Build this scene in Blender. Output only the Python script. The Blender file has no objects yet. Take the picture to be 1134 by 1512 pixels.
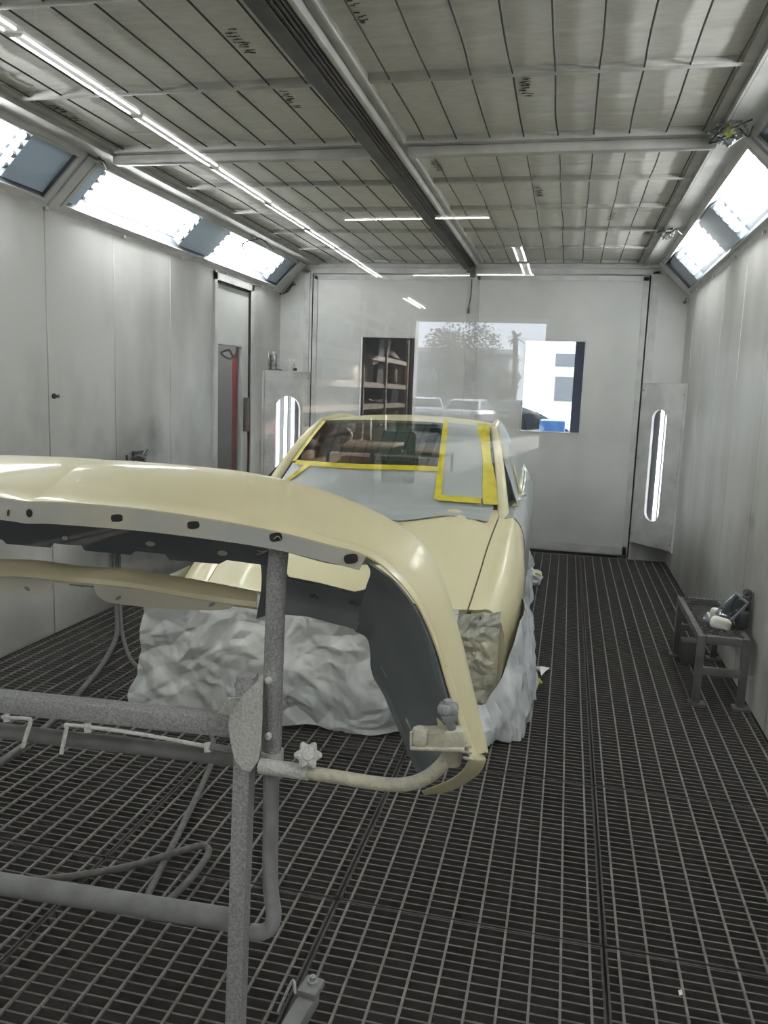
import bpy, bmesh, math, random
from mathutils import Vector, Matrix, noise
random.seed(7)
C = bpy.context.scene.collection
PI = math.pi
# ------------------------------------------------------------------ materials
MATS = {}
def nodes_of(name):
    m = bpy.data.materials.new(name); m.use_nodes = True
    nt = m.node_tree
    return m, nt, nt.nodes['Principled BSDF'], nt.nodes['Material Output']
def mat(name, col, rough=.5, metal=0., col2=None, scale=20., detail=4., lo=.35, hi=.65, bump=0., bscale=None,
        coat=0., stretch=None, spec=None, alpha=None, trans=0.):
    m, nt, b, out = nodes_of(name)
    N, L = nt.nodes, nt.links
    b.inputs['Base Color'].default_value = (*col, 1); b.inputs['Roughness'].default_value = rough
    b.inputs['Metallic'].default_value = metal
    if coat: b.inputs['Coat Weight'].default_value = coat; b.inputs['Coat Roughness'].default_value = .06
    if spec is not None: b.inputs['Specular IOR Level'].default_value = spec
    if alpha is not None: b.inputs['Alpha'].default_value = alpha
    if trans: b.inputs['Transmission Weight'].default_value = trans
    tc = None
    if col2 or bump:
        tc = N.new('ShaderNodeTexCoord'); mp = N.new('ShaderNodeMapping'); L.new(tc.outputs['Object'], mp.inputs[0])
        if stretch: mp.inputs['Scale'].default_value = stretch
    if col2:
        n = N.new('ShaderNodeTexNoise'); n.inputs['Scale'].default_value = scale; n.inputs['Detail'].default_value = detail
        L.new(mp.outputs[0], n.inputs['Vector'])
        r = N.new('ShaderNodeValToRGB'); r.color_ramp.elements[0].position = lo; r.color_ramp.elements[1].position = hi
        r.color_ramp.elements[0].color = (*col, 1); r.color_ramp.elements[1].color = (*col2, 1)
        L.new(n.outputs['Fac'], r.inputs[0]); L.new(r.outputs[0], b.inputs['Base Color'])
    if bump:
        n = N.new('ShaderNodeTexNoise'); n.inputs['Scale'].default_value = bscale or scale * 3; n.inputs['Detail'].default_value = 3
        L.new(mp.outputs[0], n.inputs['Vector'])
        bp = N.new('ShaderNodeBump'); bp.inputs['Strength'].default_value = bump; bp.inputs['Distance'].default_value = .004
        L.new(n.outputs['Fac'], bp.inputs['Height']); L.new(bp.outputs[0], b.inputs['Normal'])
    MATS[name] = m
    return m
def emit(name, col, strength):
    m, nt, b, out = nodes_of(name)
    b.inputs['Base Color'].default_value = (*col, 1)
    b.inputs['Emission Color'].default_value = (*col, 1); b.inputs['Emission Strength'].default_value = strength
    MATS[name] = m
    return m
def glass(name, tint=(1, 1, 1), r0=.04, rough=0.):
    """thin clear pane: transparent with a Fresnel mirror on each face"""
    m, nt, b, out = nodes_of(name)
    N, L = nt.nodes, nt.links
    N.remove(b)
    g = N.new('ShaderNodeNewGeometry')
    d = N.new('ShaderNodeVectorMath'); d.operation = 'DOT_PRODUCT'
    L.new(g.outputs['Incoming'], d.inputs[0]); L.new(g.outputs['Normal'], d.inputs[1])
    a = N.new('ShaderNodeMath'); a.operation = 'ABSOLUTE'; L.new(d.outputs['Value'], a.inputs[0])
    s = N.new('ShaderNodeMath'); s.operation = 'SUBTRACT'; s.inputs[0].default_value = 1; L.new(a.outputs[0], s.inputs[1])
    p = N.new('ShaderNodeMath'); p.operation = 'POWER'; p.inputs[1].default_value = 5; L.new(s.outputs[0], p.inputs[0])
    f = N.new('ShaderNodeMath'); f.operation = 'MULTIPLY_ADD'; f.inputs[1].default_value = 1 - r0; f.inputs[2].default_value = r0
    L.new(p.outputs[0], f.inputs[0])
    t = N.new('ShaderNodeBsdfTransparent'); t.inputs[0].default_value = (*tint, 1)
    q = N.new('ShaderNodeBsdfGlossy'); q.inputs['Roughness'].default_value = rough
    mx = N.new('ShaderNodeMixShader')
    L.new(f.outputs[0], mx.inputs[0]); L.new(t.outputs[0], mx.inputs[1]); L.new(q.outputs[0], mx.inputs[2])
    L.new(mx.outputs[0], out.inputs['Surface'])
    MATS[name] = m
    return m
def lin(r, g, b):
    f = lambda c: ((c / 255 + .055) / 1.055) ** 2.4 if c > 10 else c / 255 / 12.92
    return (f(r), f(g), f(b))
# ------------------------------------------------------------------ mesh builder
def basis(d):
    d = d.normalized()
    a = Vector((0, 0, 1)) if abs(d.z) < .9 else Vector((1, 0, 0))
    u = d.cross(a).normalized(); return u, d.cross(u).normalized()
def catmull(pts, n=6):
    P = [Vector(p) for p in pts]; out = []
    for i in range(len(P) - 1):
        p0 = P[i - 1] if i else P[0] * 2 - P[1]; p1 = P[i]; p2 = P[i + 1]
        p3 = P[i + 2] if i + 2 < len(P) else P[-1] * 2 - P[-2]
        for k in range(n):
            t = k / n
            out.append(.5 * (2 * p1 + (p2 - p0) * t + (2 * p0 - 5 * p1 + 4 * p2 - p3) * t * t + (3 * p1 - p0 - 3 * p2 + p3) * t ** 3))
    out.append(P[-1]); return out
class MB:
    def __init__(s): s.bm = bmesh.new(); s.mi = 0
    def face(s, vs):
        try:
            f = s.bm.faces.new(vs); f.material_index = s.mi; return f
        except ValueError: return None
    def box(s, c, d, rot=None, bev=0., seg=2):
        t = bmesh.new() if bev else s.bm
        M = Matrix.Translation(c) @ (rot.to_4x4() if rot else Matrix()) @ Matrix.Diagonal((*d, 1))
        r = bmesh.ops.create_cube(t, size=1., matrix=M)
        if bev:
            bmesh.ops.bevel(t, geom=t.edges[:], offset=bev, segments=seg, affect='EDGES', profile=.5)
            s.merge(t)
        else:
            for v in r['verts']:
                for f in v.link_faces: f.material_index = s.mi
        return s
    def b2(s, lo, hi, bev=0.):
        lo, hi = Vector(lo), Vector(hi)
        return s.box((lo + hi) / 2, (abs(hi.x - lo.x), abs(hi.y - lo.y), abs(hi.z - lo.z)), None, bev)
    def merge(s, t):
        m = {}
        for v in t.verts: m[v] = s.bm.verts.new(v.co)
        for f in t.faces: s.face([m[v] for v in f.verts])
        t.free()
    def bar(s, a, b, w, h, up=(0, 0, 1), bev=0.):
        """rectangular bar a->b, w across, h along up"""
        a, b = Vector(a), Vector(b); d = b - a; L = d.length; x = d.normalized(); z = Vector(up)
        y = z.cross(x).normalized(); z = x.cross(y)
        R = Matrix((x, y, z)).transposed()
        return s.box((a + b) / 2, (L, w, h), R, bev)
    def tube(s, pts, r, seg=10, n=6, smooth=True, caps=True, closed=False):
        P = catmull(pts, n) if smooth and len(pts) > 2 else [Vector(p) for p in pts]
        if closed: P = P[:-1] if (P[0] - P[-1]).length < 1e-6 else P
        rings = []; u = None
        for i, p in enumerate(P):
            if closed: d = P[(i + 1) % len(P)] - P[i - 1]
            else: d = P[min(i + 1, len(P) - 1)] - P[max(i - 1, 0)]
            if d.length < 1e-9: d = Vector((0, 0, 1))
            d.normalize()
            if u is None: u, v = basis(d)
            else:
                u = (u - d * u.dot(d)); u = u.normalized() if u.length > 1e-6 else basis(d)[0]
                v = d.cross(u)
            rr = r(i / (len(P) - 1)) if callable(r) else r
            rings.append([s.bm.verts.new(p + (u * math.cos(2 * PI * k / seg) + v * math.sin(2 * PI * k / seg)) * rr) for k in range(seg)])
        m = len(rings)
        for i in range(m if closed else m - 1):
            a, b = rings[i], rings[(i + 1) % m]
            for k in range(seg): s.face([a[k], a[(k + 1) % seg], b[(k + 1) % seg], b[k]])
        if caps and not closed: s.face(rings[0][::-1]); s.face(rings[-1])
        return s
    def cyl(s, a, b, r, seg=16, r2=None):
        a, b = Vector(a), Vector(b); u, v = basis(b - a); r2 = r if r2 is None else r2
        A = [s.bm.verts.new(a + (u * math.cos(2 * PI * k / seg) + v * math.sin(2 * PI * k / seg)) * r) for k in range(seg)]
        B = [s.bm.verts.new(b + (u * math.cos(2 * PI * k / seg) + v * math.sin(2 * PI * k / seg)) * r2) for k in range(seg)]
        for k in range(seg): s.face([A[k], A[(k + 1) % seg], B[(k + 1) % seg], B[k]])
        s.face(A[::-1]); s.face(B); return s
    def lathe(s, c, prof, seg=20, axis=(0, 0, 1)):
        c = Vector(c); ax = Vector(axis).normalized(); u, v = basis(ax)
        rings = [[s.bm.verts.new(c + ax * z + (u * math.cos(2 * PI * k / seg) + v * math.sin(2 * PI * k / seg)) * max(r, 1e-4)) for k in range(seg)] for r, z in prof]
        for a, b in zip(rings, rings[1:]):
            for k in range(seg): s.face([a[k], a[(k + 1) % seg], b[(k + 1) % seg], b[k]])
        s.face(rings[0][::-1]); s.face(rings[-1]); return s
    def grid(s, rows, close=False):
        """rows: list of equal-length point lists"""
        V = [[s.bm.verts.new(p) for p in r] for r in rows]
        for a, b in zip(V, V[1:]):
            n = len(a)
            for k in range(n if close else n - 1): s.face([a[k], a[(k + 1) % n], b[(k + 1) % n], b[k]])
        return V
    def loft(s, loops, caps=True):
        V = s.grid(loops, close=True)
        if caps: s.face(V[0][::-1]); s.face(V[-1])
        return s
    def prism(s, pts, vec):
        vec = Vector(vec)
        A = [s.bm.verts.new(p) for p in pts]; B = [s.bm.verts.new(Vector(p) + vec) for p in pts]; n = len(A)
        for k in range(n): s.face([A[k], A[(k + 1) % n], B[(k + 1) % n], B[k]])
        s.face(A[::-1]); s.face(B); return s
    def ball(s, c, r, sx=1, sy=1, sz=1, seg=16, rings=10, rot=None):
        M = Matrix.Translation(c) @ (rot.to_4x4() if rot else Matrix()) @ Matrix.Diagonal((r * sx, r * sy, r * sz, 1))
        q = bmesh.ops.create_uvsphere(s.bm, u_segments=seg, v_segments=rings, radius=1., matrix=M)
        for v in q['verts']:
            for f in v.link_faces: f.material_index = s.mi
        return s
    def jitter(s, amp, freq, seed=0., ridge=False):
        s.bm.normal_update()
        for v in s.bm.verts:
            q = v.co * freq + Vector((seed, seed * 1.7, -seed))
            n = noise.fractal(q, 1., 2., 4) if not ridge else noise.ridged_multi_fractal(q, 1., 2., 3, 1., 2.) * .5 - .5
            v.co += v.normal * n * amp
        return s
    def thicken(s, t):
        bm = s.bm; bm.normal_update()
        nv = {v: bm.verts.new(v.co - v.normal * t) for v in bm.verts[:]}
        fs = bm.faces[:]; be = [e for e in bm.edges if len(e.link_faces) == 1]
        be = [(e.verts[0], e.verts[1]) if [l for l in e.link_loops][0].vert == e.verts[0] else (e.verts[1], e.verts[0]) for e in be]
        for f in fs:
            g = bm.faces.new([nv[v] for v in reversed(f.verts)]); g.material_index = f.material_index
        for a, b in be:
            try: bm.faces.new([b, a, nv[a], nv[b]])
            except ValueError: pass
        return s
    def build(s, name, m, parent=None, local=False, sharp=38., origin=None, fixn=True):
        bm = s.bm
        if fixn: bmesh.ops.recalc_face_normals(bm, faces=bm.faces[:])
        off = Vector((0, 0, 0))
        if origin is not None: off = Vector(origin)
        elif parent is not None and not local: off = wloc(parent)
        elif parent is None and not local:
            cs = [v.co for v in bm.verts]
            off = Vector(((min(c.x for c in cs) + max(c.x for c in cs)) / 2, (min(c.y for c in cs) + max(c.y for c in cs)) / 2, min(c.z for c in cs)))
        for v in bm.verts: v.co -= off
        ca = math.radians(sharp)
        for f in bm.faces: f.smooth = True
        for e in bm.edges:
            if len(e.link_faces) != 2 or e.calc_face_angle(0) > ca: e.smooth = False
        me = bpy.data.meshes.new(name); bm.to_mesh(me); bm.free()
        for q in (m if isinstance(m, (list, tuple)) else [m]): me.materials.append(MATS[q] if isinstance(q, str) else q)
        o = bpy.data.objects.new(name, me); C.objects.link(o)
        if parent is not None: o.parent = parent
        if parent is None and not local: o.location = off
        return o
def wloc(o):
    l = Vector(o.location)
    while o.parent: o = o.parent; l += o.location
    return l
def empty(name, loc=(0, 0, 0), rz=0.):
    o = bpy.data.objects.new(name, None); C.objects.link(o); o.location = loc; o.rotation_euler = (0, 0, rz); o.empty_display_size = .1
    return o
def tag(o, label, cat, group=None):
    o['label'] = label; o['category'] = cat
    if group: o['group'] = group
    return o
def thing(name, label, cat, loc=(0, 0, 0), group=None, rz=0.): return tag(empty(name, loc, rz), label, cat, group)
def struct(o): o['kind'] = 'structure'; return o
def copy_tree(o, loc=None, parent=None):
    c = o.copy(); C.objects.link(c)
    if parent: c.parent = parent
    for ch in o.children: copy_tree(ch, None, c)
    if loc is not None: c.location = loc
    return c

# ------------------------------------------------------------------ material library
mat('wall_paint', lin(204, 205, 203), .4, 0, lin(190, 192, 190), 2.2, 5, .4, .7, bump=.05, bscale=40)
mat('wall_dusty', lin(200, 200, 198), .5, 0, lin(166, 166, 163), 1.3, 6, .42, .66, bump=.05, bscale=40, stretch=(1, 1, .55))
mat('wall_right', lin(202, 202, 199), .34, 0, lin(180, 178, 173), 1.6, 6, .42, .75, bump=.05, bscale=40, stretch=(1, 1.6, .5))
mat('trim_white', lin(205, 206, 204), .4, 0, lin(180, 181, 180), 5, 4)
mat('seam', lin(92, 94, 96), .7)
mat('gap', lin(38, 40, 42), .8)
mat('beam', lin(196, 196, 192), .45, 0, lin(172, 172, 168), 6, 4)
mat('track_dark', lin(92, 92, 90), .5, .2, lin(74, 74, 72), 9, 3)
mat('track_slot', lin(28, 28, 28), .6)
mat('filter', lin(226, 225, 220), .95, 0, lin(212, 211, 206), 14, 5, .35, .7, bump=.25, bscale=60, stretch=(1, 3, 1))
mat('rod_dark', lin(62, 60, 56), .6, .2)
mat('ink', lin(84, 82, 78), .9)
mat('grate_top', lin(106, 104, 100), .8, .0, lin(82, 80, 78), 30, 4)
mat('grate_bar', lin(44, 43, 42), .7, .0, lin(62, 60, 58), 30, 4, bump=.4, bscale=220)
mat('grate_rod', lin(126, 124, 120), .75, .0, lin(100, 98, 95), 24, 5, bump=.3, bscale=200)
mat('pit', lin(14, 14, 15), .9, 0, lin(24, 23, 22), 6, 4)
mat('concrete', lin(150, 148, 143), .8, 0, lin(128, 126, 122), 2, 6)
mat('lamp_white', lin(225, 228, 230), .35)
mat('reflector', lin(100, 104, 108), .3, .0)
mat('blue_reflection', lin(214, 230, 246), .3)  # pale blue colour stands in for reflections in the lamp glass
emit('tube', (1., .985, .95), 40.)
emit('tube_corner', (1., .98, .96), 5.)
emit('shop_tube', (1., .94, .93), 30.)
mat('tube_cap', lin(170, 172, 172), .4, .6)
glass('pane', (.985, .99, .985), .042)
glass('lamp_glass', (.97, .985, 1.), .05)
glass('door_glass', (.80, .83, .84), .05)
glass('clear_visor', (.80, .84, .86), .06)
glass('windshield_glass', (.56, .66, .66), .20)
mat('cream', lin(214, 207, 168), .46, 0, coat=.2)
mat('cream_dull', lin(204, 199, 170), .5, 0, lin(178, 180, 174), 3, 3)
mat('flange_grey', lin(178, 181, 176), .42, 0, lin(196, 194, 172), 5, 3)
mat('plastic_dark', lin(122, 132, 135), .42, 0, lin(108, 118, 122), 4, 4)
mat('plastic_black', lin(72, 82, 90), .35)
mat('stand_grey', lin(176, 178, 177), .75, .0, lin(140, 142, 143), 200, 3, .36, .64, bump=.5, bscale=300)
mat('stand_light', lin(218, 220, 214), .7, 0, lin(192, 194, 190), 160, 3, .4, .65, bump=.6, bscale=260)
mat('stand_smooth', lin(160, 163, 165), .6, 0, lin(140, 142, 144), 20, 4, bump=.15, bscale=200)
mat('stand_dark', lin(134, 136, 136), .7, .0, lin(114, 116, 116), 18, 4, bump=.2, bscale=240)
mat('stand_cream', lin(214, 211, 184), .6, 0, lin(190, 190, 176), 80, 3, bump=.4, bscale=240)
mat('masking_sheet', lin(212, 214, 209), .24, 0, lin(190, 194, 192), 3, 4)
mat('masking_bag', lin(222, 226, 228), .22, 0, lin(196, 202, 206), 5, 4)
mat('masking_paper', lin(206, 203, 176), .38, 0, lin(186, 188, 176), 7, 4)
mat('film_grey', lin(168, 174, 172), .32, 0, lin(158, 165, 164), 4, 3)
mat('tape_yellow', lin(206, 194, 44), .55, 0, lin(186, 172, 36), 14, 3)
mat('tape_pale', lin(218, 210, 110), .55)
mat('car_inside', lin(92, 98, 100), .7)
mat('rubber', lin(40, 41, 42), .6)
mat('hose', lin(108, 108, 106), .65, 0, lin(86, 86, 84), 40, 3)
mat('hose_dark', lin(60, 61, 62), .6)
mat('bench_steel', lin(104, 104, 102), .65, .2, lin(84, 84, 83), 14, 4, bump=.2, bscale=150)
mat('white_plastic', lin(226, 225, 216), .4)
mat('mask_grey', lin(112, 116, 122), .5)
mat('mask_dark', lin(46, 48, 56), .55)
mat('strap', lin(70, 66, 66), .7)
mat('metal', lin(165, 166, 168), .3, .9)
mat('can_body', lin(160, 166, 164), .3, .6, lin(104, 112, 114), 60, 2, .48, .52, stretch=(.2, .2, 1))
mat('bottle', lin(196, 198, 196), .35)
mat('black', lin(24, 24, 26), .5)
mat('paper', lin(232, 232, 230), .7)
mat('red', lin(176, 40, 38), .5)
mat('yellow_green', lin(190, 196, 70), .5)
glass('clear_wrap', (.82, .84, .85), .08, .12)

def spots(name, lst, col):
    """smudges with their own place and outline on a wall: (y, z, half width, half height, strength) in the wall's own frame"""
    nt = MATS[name].node_tree; N, L = nt.nodes, nt.links; b = N['Principled BSDF']
    tc = N.new('ShaderNodeTexCoord'); no = N.new('ShaderNodeTexNoise'); no.inputs['Scale'].default_value = 5; no.inputs['Detail'].default_value = 6
    L.new(tc.outputs['Object'], no.inputs['Vector'])
    prev = b.inputs['Base Color'].links[0].from_socket
    for y, z, ry, rz, st_ in lst:
        mp = N.new('ShaderNodeMapping'); mp.vector_type = 'POINT'; L.new(tc.outputs['Object'], mp.inputs[0])
        mp.inputs['Location'].default_value = (0, -y / ry, -z / rz); mp.inputs['Scale'].default_value = (0, 1 / ry, 1 / rz)
        ln = N.new('ShaderNodeVectorMath'); ln.operation = 'LENGTH'; L.new(mp.outputs[0], ln.inputs[0])
        a = N.new('ShaderNodeMath'); a.operation = 'MULTIPLY_ADD'; a.inputs[1].default_value = 1.6; a.inputs[2].default_value = -.8; L.new(no.outputs['Fac'], a.inputs[0])
        d = N.new('ShaderNodeMath'); d.operation = 'ADD'; L.new(ln.outputs['Value'], d.inputs[0]); L.new(a.outputs[0], d.inputs[1])
        r = N.new('ShaderNodeMapRange'); r.inputs[1].default_value = .2; r.inputs[2].default_value = 1.1; r.inputs[3].default_value = st_; r.inputs[4].default_value = 0; L.new(d.outputs[0], r.inputs[0])
        mx = N.new('ShaderNodeMixRGB'); mx.inputs[2].default_value = (*col, 1); L.new(r.outputs[0], mx.inputs[0]); L.new(prev, mx.inputs[1]); prev = mx.outputs[0]
    L.new(prev, b.inputs['Base Color'])
OY = 4.145
spots('wall_dusty', [(5.45 - OY, 1.16, .14, .16, .6), (5.05 - OY, 1.02, .5, .28, .30), (3.7 - OY, .95, .7, .5, .28), (4.6 - OY, .55, .5, .6, .25), (6.1 - OY, 1.05, .35, .45, .3), (2.6 - OY, 1.1, .6, .5, .25), (5.3 - OY, .3, .9, .3, .3)], lin(96, 97, 97))
spots('wall_right', [(4.66 - OY, .92, .10, .05, .55), (4.9 - OY, .62, .45, .35, .35), (4.3 - OY, .5, .35, .5, .35), (5.9 - OY, .5, .5, .45, .25), (3.9 - OY, .25, .2, .35, .5), (4.2 - OY, 1.3, .25, .7, .25)], lin(112, 106, 98))

# ------------------------------------------------------------------ the booth (x -2.99..1.01, y .2..8.09, z 0..2.8)
XL, XR, XC, YB, YF, ZC, ZW = -2.99, 1.01, -.99, 8.09, .25, 2.80, 2.525
HIP = .28
# pit and floor
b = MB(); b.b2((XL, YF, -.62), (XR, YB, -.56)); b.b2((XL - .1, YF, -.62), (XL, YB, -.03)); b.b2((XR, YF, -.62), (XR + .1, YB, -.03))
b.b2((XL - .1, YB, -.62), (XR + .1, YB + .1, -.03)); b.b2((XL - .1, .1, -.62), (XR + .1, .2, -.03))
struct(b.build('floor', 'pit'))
b = MB(); b.b2((XL, .2, -.06), (XR, 1.2, 0)); struct(b.build('floor', 'concrete'))
# steel gratings: long thin rods over deep cross bars
def grate_mesh(w, l):
    b = MB()
    n = 10; g = .004
    b.mi = 0
    m = int(round((l - .02) / .034))
    for k in range(m + 1):
        y = -l / 2 + .01 + k * (l - .02) / m
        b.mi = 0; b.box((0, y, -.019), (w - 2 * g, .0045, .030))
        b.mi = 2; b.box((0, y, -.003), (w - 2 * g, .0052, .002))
    b.mi = 1
    for k in range(n):
        x = -w / 2 + .04 + k * (w - .08) / (n - 1)
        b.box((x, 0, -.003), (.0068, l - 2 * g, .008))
    b.mi = 0
    for sx in (-1, 1): b.box((sx * (w / 2 - g - .003), 0, -.017), (.006, l - 2 * g, .034))
    for sy in (-1, 1): b.box((0, sy * (l / 2 - g - .003), -.017), (w - 2 * g, .006, .034))
    o = b.build('floor_grating', ['grate_bar', 'grate_rod', 'grate_top'], local=True); return o
gx = [XL + .006, -2.18, -1.387, -.5927, .2014, XR - .006]
gy = [1.2, 2.19, 3.18, 4.14, 5.13, 6.13, 7.13, 8.08]
cn = ['column along the left wall', 'second column from the left wall', 'middle column under the car', 'second column from the right wall', 'column along the right wall']
rn = ['seventh row from the back doors', 'sixth row from the back doors', 'fifth row from the back doors', 'fourth row from the back doors',
      'third row from the back doors', 'second row from the back doors', 'row against the back doors']
gm = {}
for i in range(5):
    for j in range(7):
        w, l = gx[i + 1] - gx[i], gy[j + 1] - gy[j]
        k = (round(w, 3), round(l, 3))
        o = gm[k].copy() if k in gm else grate_mesh(w, l)
        if k in gm: C.objects.link(o)
        gm.setdefault(k, o)
        o.location = ((gx[i] + gx[i + 1]) / 2, (gy[j] + gy[j + 1]) / 2, random.uniform(-.0025, 0))
        o.rotation_euler = (0, 0, random.uniform(-.0012, .0012))
        tag(o, 'steel floor grating, ' + cn[i] + ', ' + rn[j], 'grating', 'steel floor gratings over the pit')
# bearers under the gratings
b = MB()
for x in gx[1:-1]: b.b2((x - .02, 1.2, -.56), (x + .02, YB, -.0365))
for y in gy[1:-1]: b.b2((XL, y - .015, -.11), (XR, y + .015, -.0365))
struct(b.build('trim_1', 'pit'))
# side walls as rows of flat panels with narrow joints
def panel_wall(name, x, sgn, ys, z0, z1, m, holes=()):
    b = MB()
    b.mi = 1; b.b2((x + sgn * .012, ys[0], 0), (x + sgn * .05, ys[-1], z1))
    b.mi = 0
    for a, c in zip(ys, ys[1:]):
        b.box((x + sgn * .007, (a + c) / 2, (z0 + z1) / 2), (.014, c - a - .006, z1 - z0), bev=.003, seg=1)
    return b
ys = [.2, .47, 1.22, 1.97, 2.715, 3.465, 4.215, 4.935, 5.709, 6.49]
b = panel_wall('wall_left', XL, -1, ys, 0, ZW, 'wall_dusty')
b.mi = 0
b.b2((XL - .05, 7.295, 0), (XL, YB, ZW)); b.b2((XL - .05, 6.49, 2.45), (XL, 7.295, ZW))
struct(b.build('wall_left', ['wall_dusty', 'seam']))
ys = [.2, .95, 1.7, 2.45, 3.2, 3.95, 4.7, 5.48, 6.22, 6.95, 7.63, YB]
b = panel_wall('wall_right', XR, 1, ys, 0, ZW, 'wall_right')
struct(b.build('wall_right', ['wall_right', 'seam']))
# dusty smears and a scuff on the walls: their own shapes
# back wall around the two big doors
b = MB()
b.b2((XL, YB, 0), (-2.645, YB + .06, ZC + .1)); b.b2((.665, YB, 0), (XR, YB + .06, ZC + .1)); b.b2((-2.645, YB, 2.71), (.665, YB + .06, ZC + .1))
struct(b.build('wall_back', 'wall_paint'))
b = MB()
for x in (-2.70, .71): b.b2((x - .03, YB - .012, 0), (x + .03, YB, 2.74))
b.b2((-2.73, YB - .012, 2.715), (.74, YB, 2.755)); b.b2((XL + .28, YB - .02, 2.765), (XR - .28, YB, 2.80))
struct(b.build('trim_2', 'trim_white'))
def big_door(num, x0, x1, wx0, wx1):
    wz0, wz1 = 1.21, 2.083
    b = MB()
    y0, y1 = YB - .004, YB + .05
    b.b2((x0, y0, .03), (wx0, y1, 2.70)); b.b2((wx1, y0, .03), (x1, y1, 2.70))
    b.b2((wx0, y0, .03), (wx1, y1, wz0)); b.b2((wx0, y0, wz1), (wx1, y1, 2.70))
    d = struct(b.build('door_%d' % num, 'wall_paint'))
    b = MB()
    for a in (x0 + .01, x1 - .05): b.b2((a, y0 - .012, .04), (a + .04, y0, 2.69))
    b.b2((x0 + .01, y0 - .012, 2.65), (x1 - .01, y0, 2.69)); b.b2((x0 + .01, y0 - .012, .04), (x1 - .01, y0, .12))
    b.build('door_frame', 'trim_white', d)
    b = MB(); t = .014
    b.b2((wx0 - t, y0 - .008, wz0 - t), (wx1 + t, y0, wz0)); b.b2((wx0 - t, y0 - .008, wz1), (wx1 + t, y0, wz1 + t))
    b.b2((wx0 - t, y0 - .008, wz0), (wx0, y0, wz1)); b.b2((wx1, y0 - .008, wz0), (wx1 + t, y0, wz1))
    b.build('window_frame', 'trim_white', d)
    b = MB(); b.b2((wx0, y0 + .02, wz0), (wx1, y0 + .026, wz1)); b.build('window_pane', 'door_glass', d)
    b = MB(); b.b2((x0 + .02, y0 + .01, 0), (x1 - .02, y1 - .01, .03)); b.build('door_sweep', 'rubber', d)
    return d
dl = big_door(1, -2.635, -1.0, -2.11, -1.555)
dr = big_door(2, -.98, .65, -.453, .108)
b = MB(); b.b2((-1.035, YB - .022, .05), (-.955, YB - .004, 2.70)); b.build('center_strip', 'trim_white', dr)
b = MB(); b.tube([(-1.01, YB - .03, 2.66), (-1.012, YB - .035, 2.5), (-1.03, YB - .03, 2.38)], .006, 6); b.cyl((-1.03, YB - .03, 2.38), (-1.03, YB - .03, 2.33), .012, 8)
b.build('latch_cord', 'track_dark', dr)
b = MB()
b.b2((.652, YB - .006, .02), (.664, YB + .03, 2.70)); b.b2((-2.645, YB - .006, .02), (-2.634, YB + .03, 2.70))
struct(b.build('trim_3', 'gap'))
b = MB(); b.box((.60, YB - .03, .025), (.09, .05, .03), bev=.008)
tag(b.build('door_stop', 'rubber'), 'small black rubber stop at the foot of the right back door', 'door stop')
# front wall with the big pane we look through
b = MB()
wx0, wx1, wz0, wz1 = -1.75, .92, .32, 2.62
for (x0, x1, z0, z1) in ((-3.1, wx0, 0, 3.1), (wx1, 1.12, 0, 3.1), (wx0, wx1, 0, wz0), (wx0, wx1, wz1, 3.1)):
    b.b2((x0, .20, z0), (x1, .30, z1))
struct(b.build('wall_front', 'wall_paint'))
b = MB(); b.b2((wx0, .247, wz0), (wx1, .253, wz1)); struct(b.build('window_1', 'pane'))
b = MB(); t = .05
for (x0, x1, z0, z1) in ((wx0 - t, wx0, wz0 - t, wz1 + t), (wx1, wx1 + t, wz0 - t, wz1 + t), (wx0, wx1, wz0 - t, wz0), (wx0, wx1, wz1, wz1 + t)):
    b.b2((x0, .18, z0), (x1, .20, z1))
struct(b.build('trim_4', 'trim_white'))
# ceiling shell
b = MB(); b.b2((XL - .1, .2, 2.90), (XR + .1, YB + .06, 2.96)); struct(b.build('ceiling', 'trim_white'))
def hip(x_top, x_bot, sgn):
    """sloped strip carrying the lamps; returns a function mapping (along slope 0..1, y, depth) to a point"""
    def P(t, y, d=0.): return Vector((x_top + (x_bot - x_top) * t + sgn * d * .7071, y, ZC + (ZW - ZC) * t + d * .7071))
    return P
hl = hip(XL + HIP, XL, -1); hr = hip(XR - HIP, XR, 1)
lamp_y = [(1.65, 4.20), (4.34, 7.92)]
def frame_strip(b, P, y0, y1, t0, t1, d0=.0, d1=.03):
    loop = lambda y: [P(t0, y, d0), P(t1, y, d0), P(t1, y, d1), P(t0, y, d1)]
    b.loft([loop(y0), loop(y1)])
for P, nm, sg in ((hl, 'soffit_left', -1), (hr, 'soffit_right', 1)):
    b = MB()
    frame_strip(b, P, .3, YB, 0, .09); frame_strip(b, P, .3, YB, .90, 1.0)
    for y0, y1 in ((.3, .35), (1.61, 1.65), (4.20, 4.34), (7.92, YB)): frame_strip(b, P, y0, y1, .09, .90)
    frame_strip(b, P, .3, YB, -.02, 1.02, .17, .20)
    struct(b.build('wall_' + nm, 'trim_white'))
    b = MB()
    frame_strip(b, P, .3, YB, .985, 1.05, -.012, 0)
    for k in range(9): b.box(P(1.02, .9 + k * .83, -.018), (.02, .03, .02))
    frame_strip(b, P, 7.86, 8.05, .0, 1.0, -.014, 0); frame_strip(b, P, 4.23, 4.31, -.0, 1.0, -.014, 0)
    struct(b.build('trim_5' if sg < 0 else 'trim_6', 'trim_white'))
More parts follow.
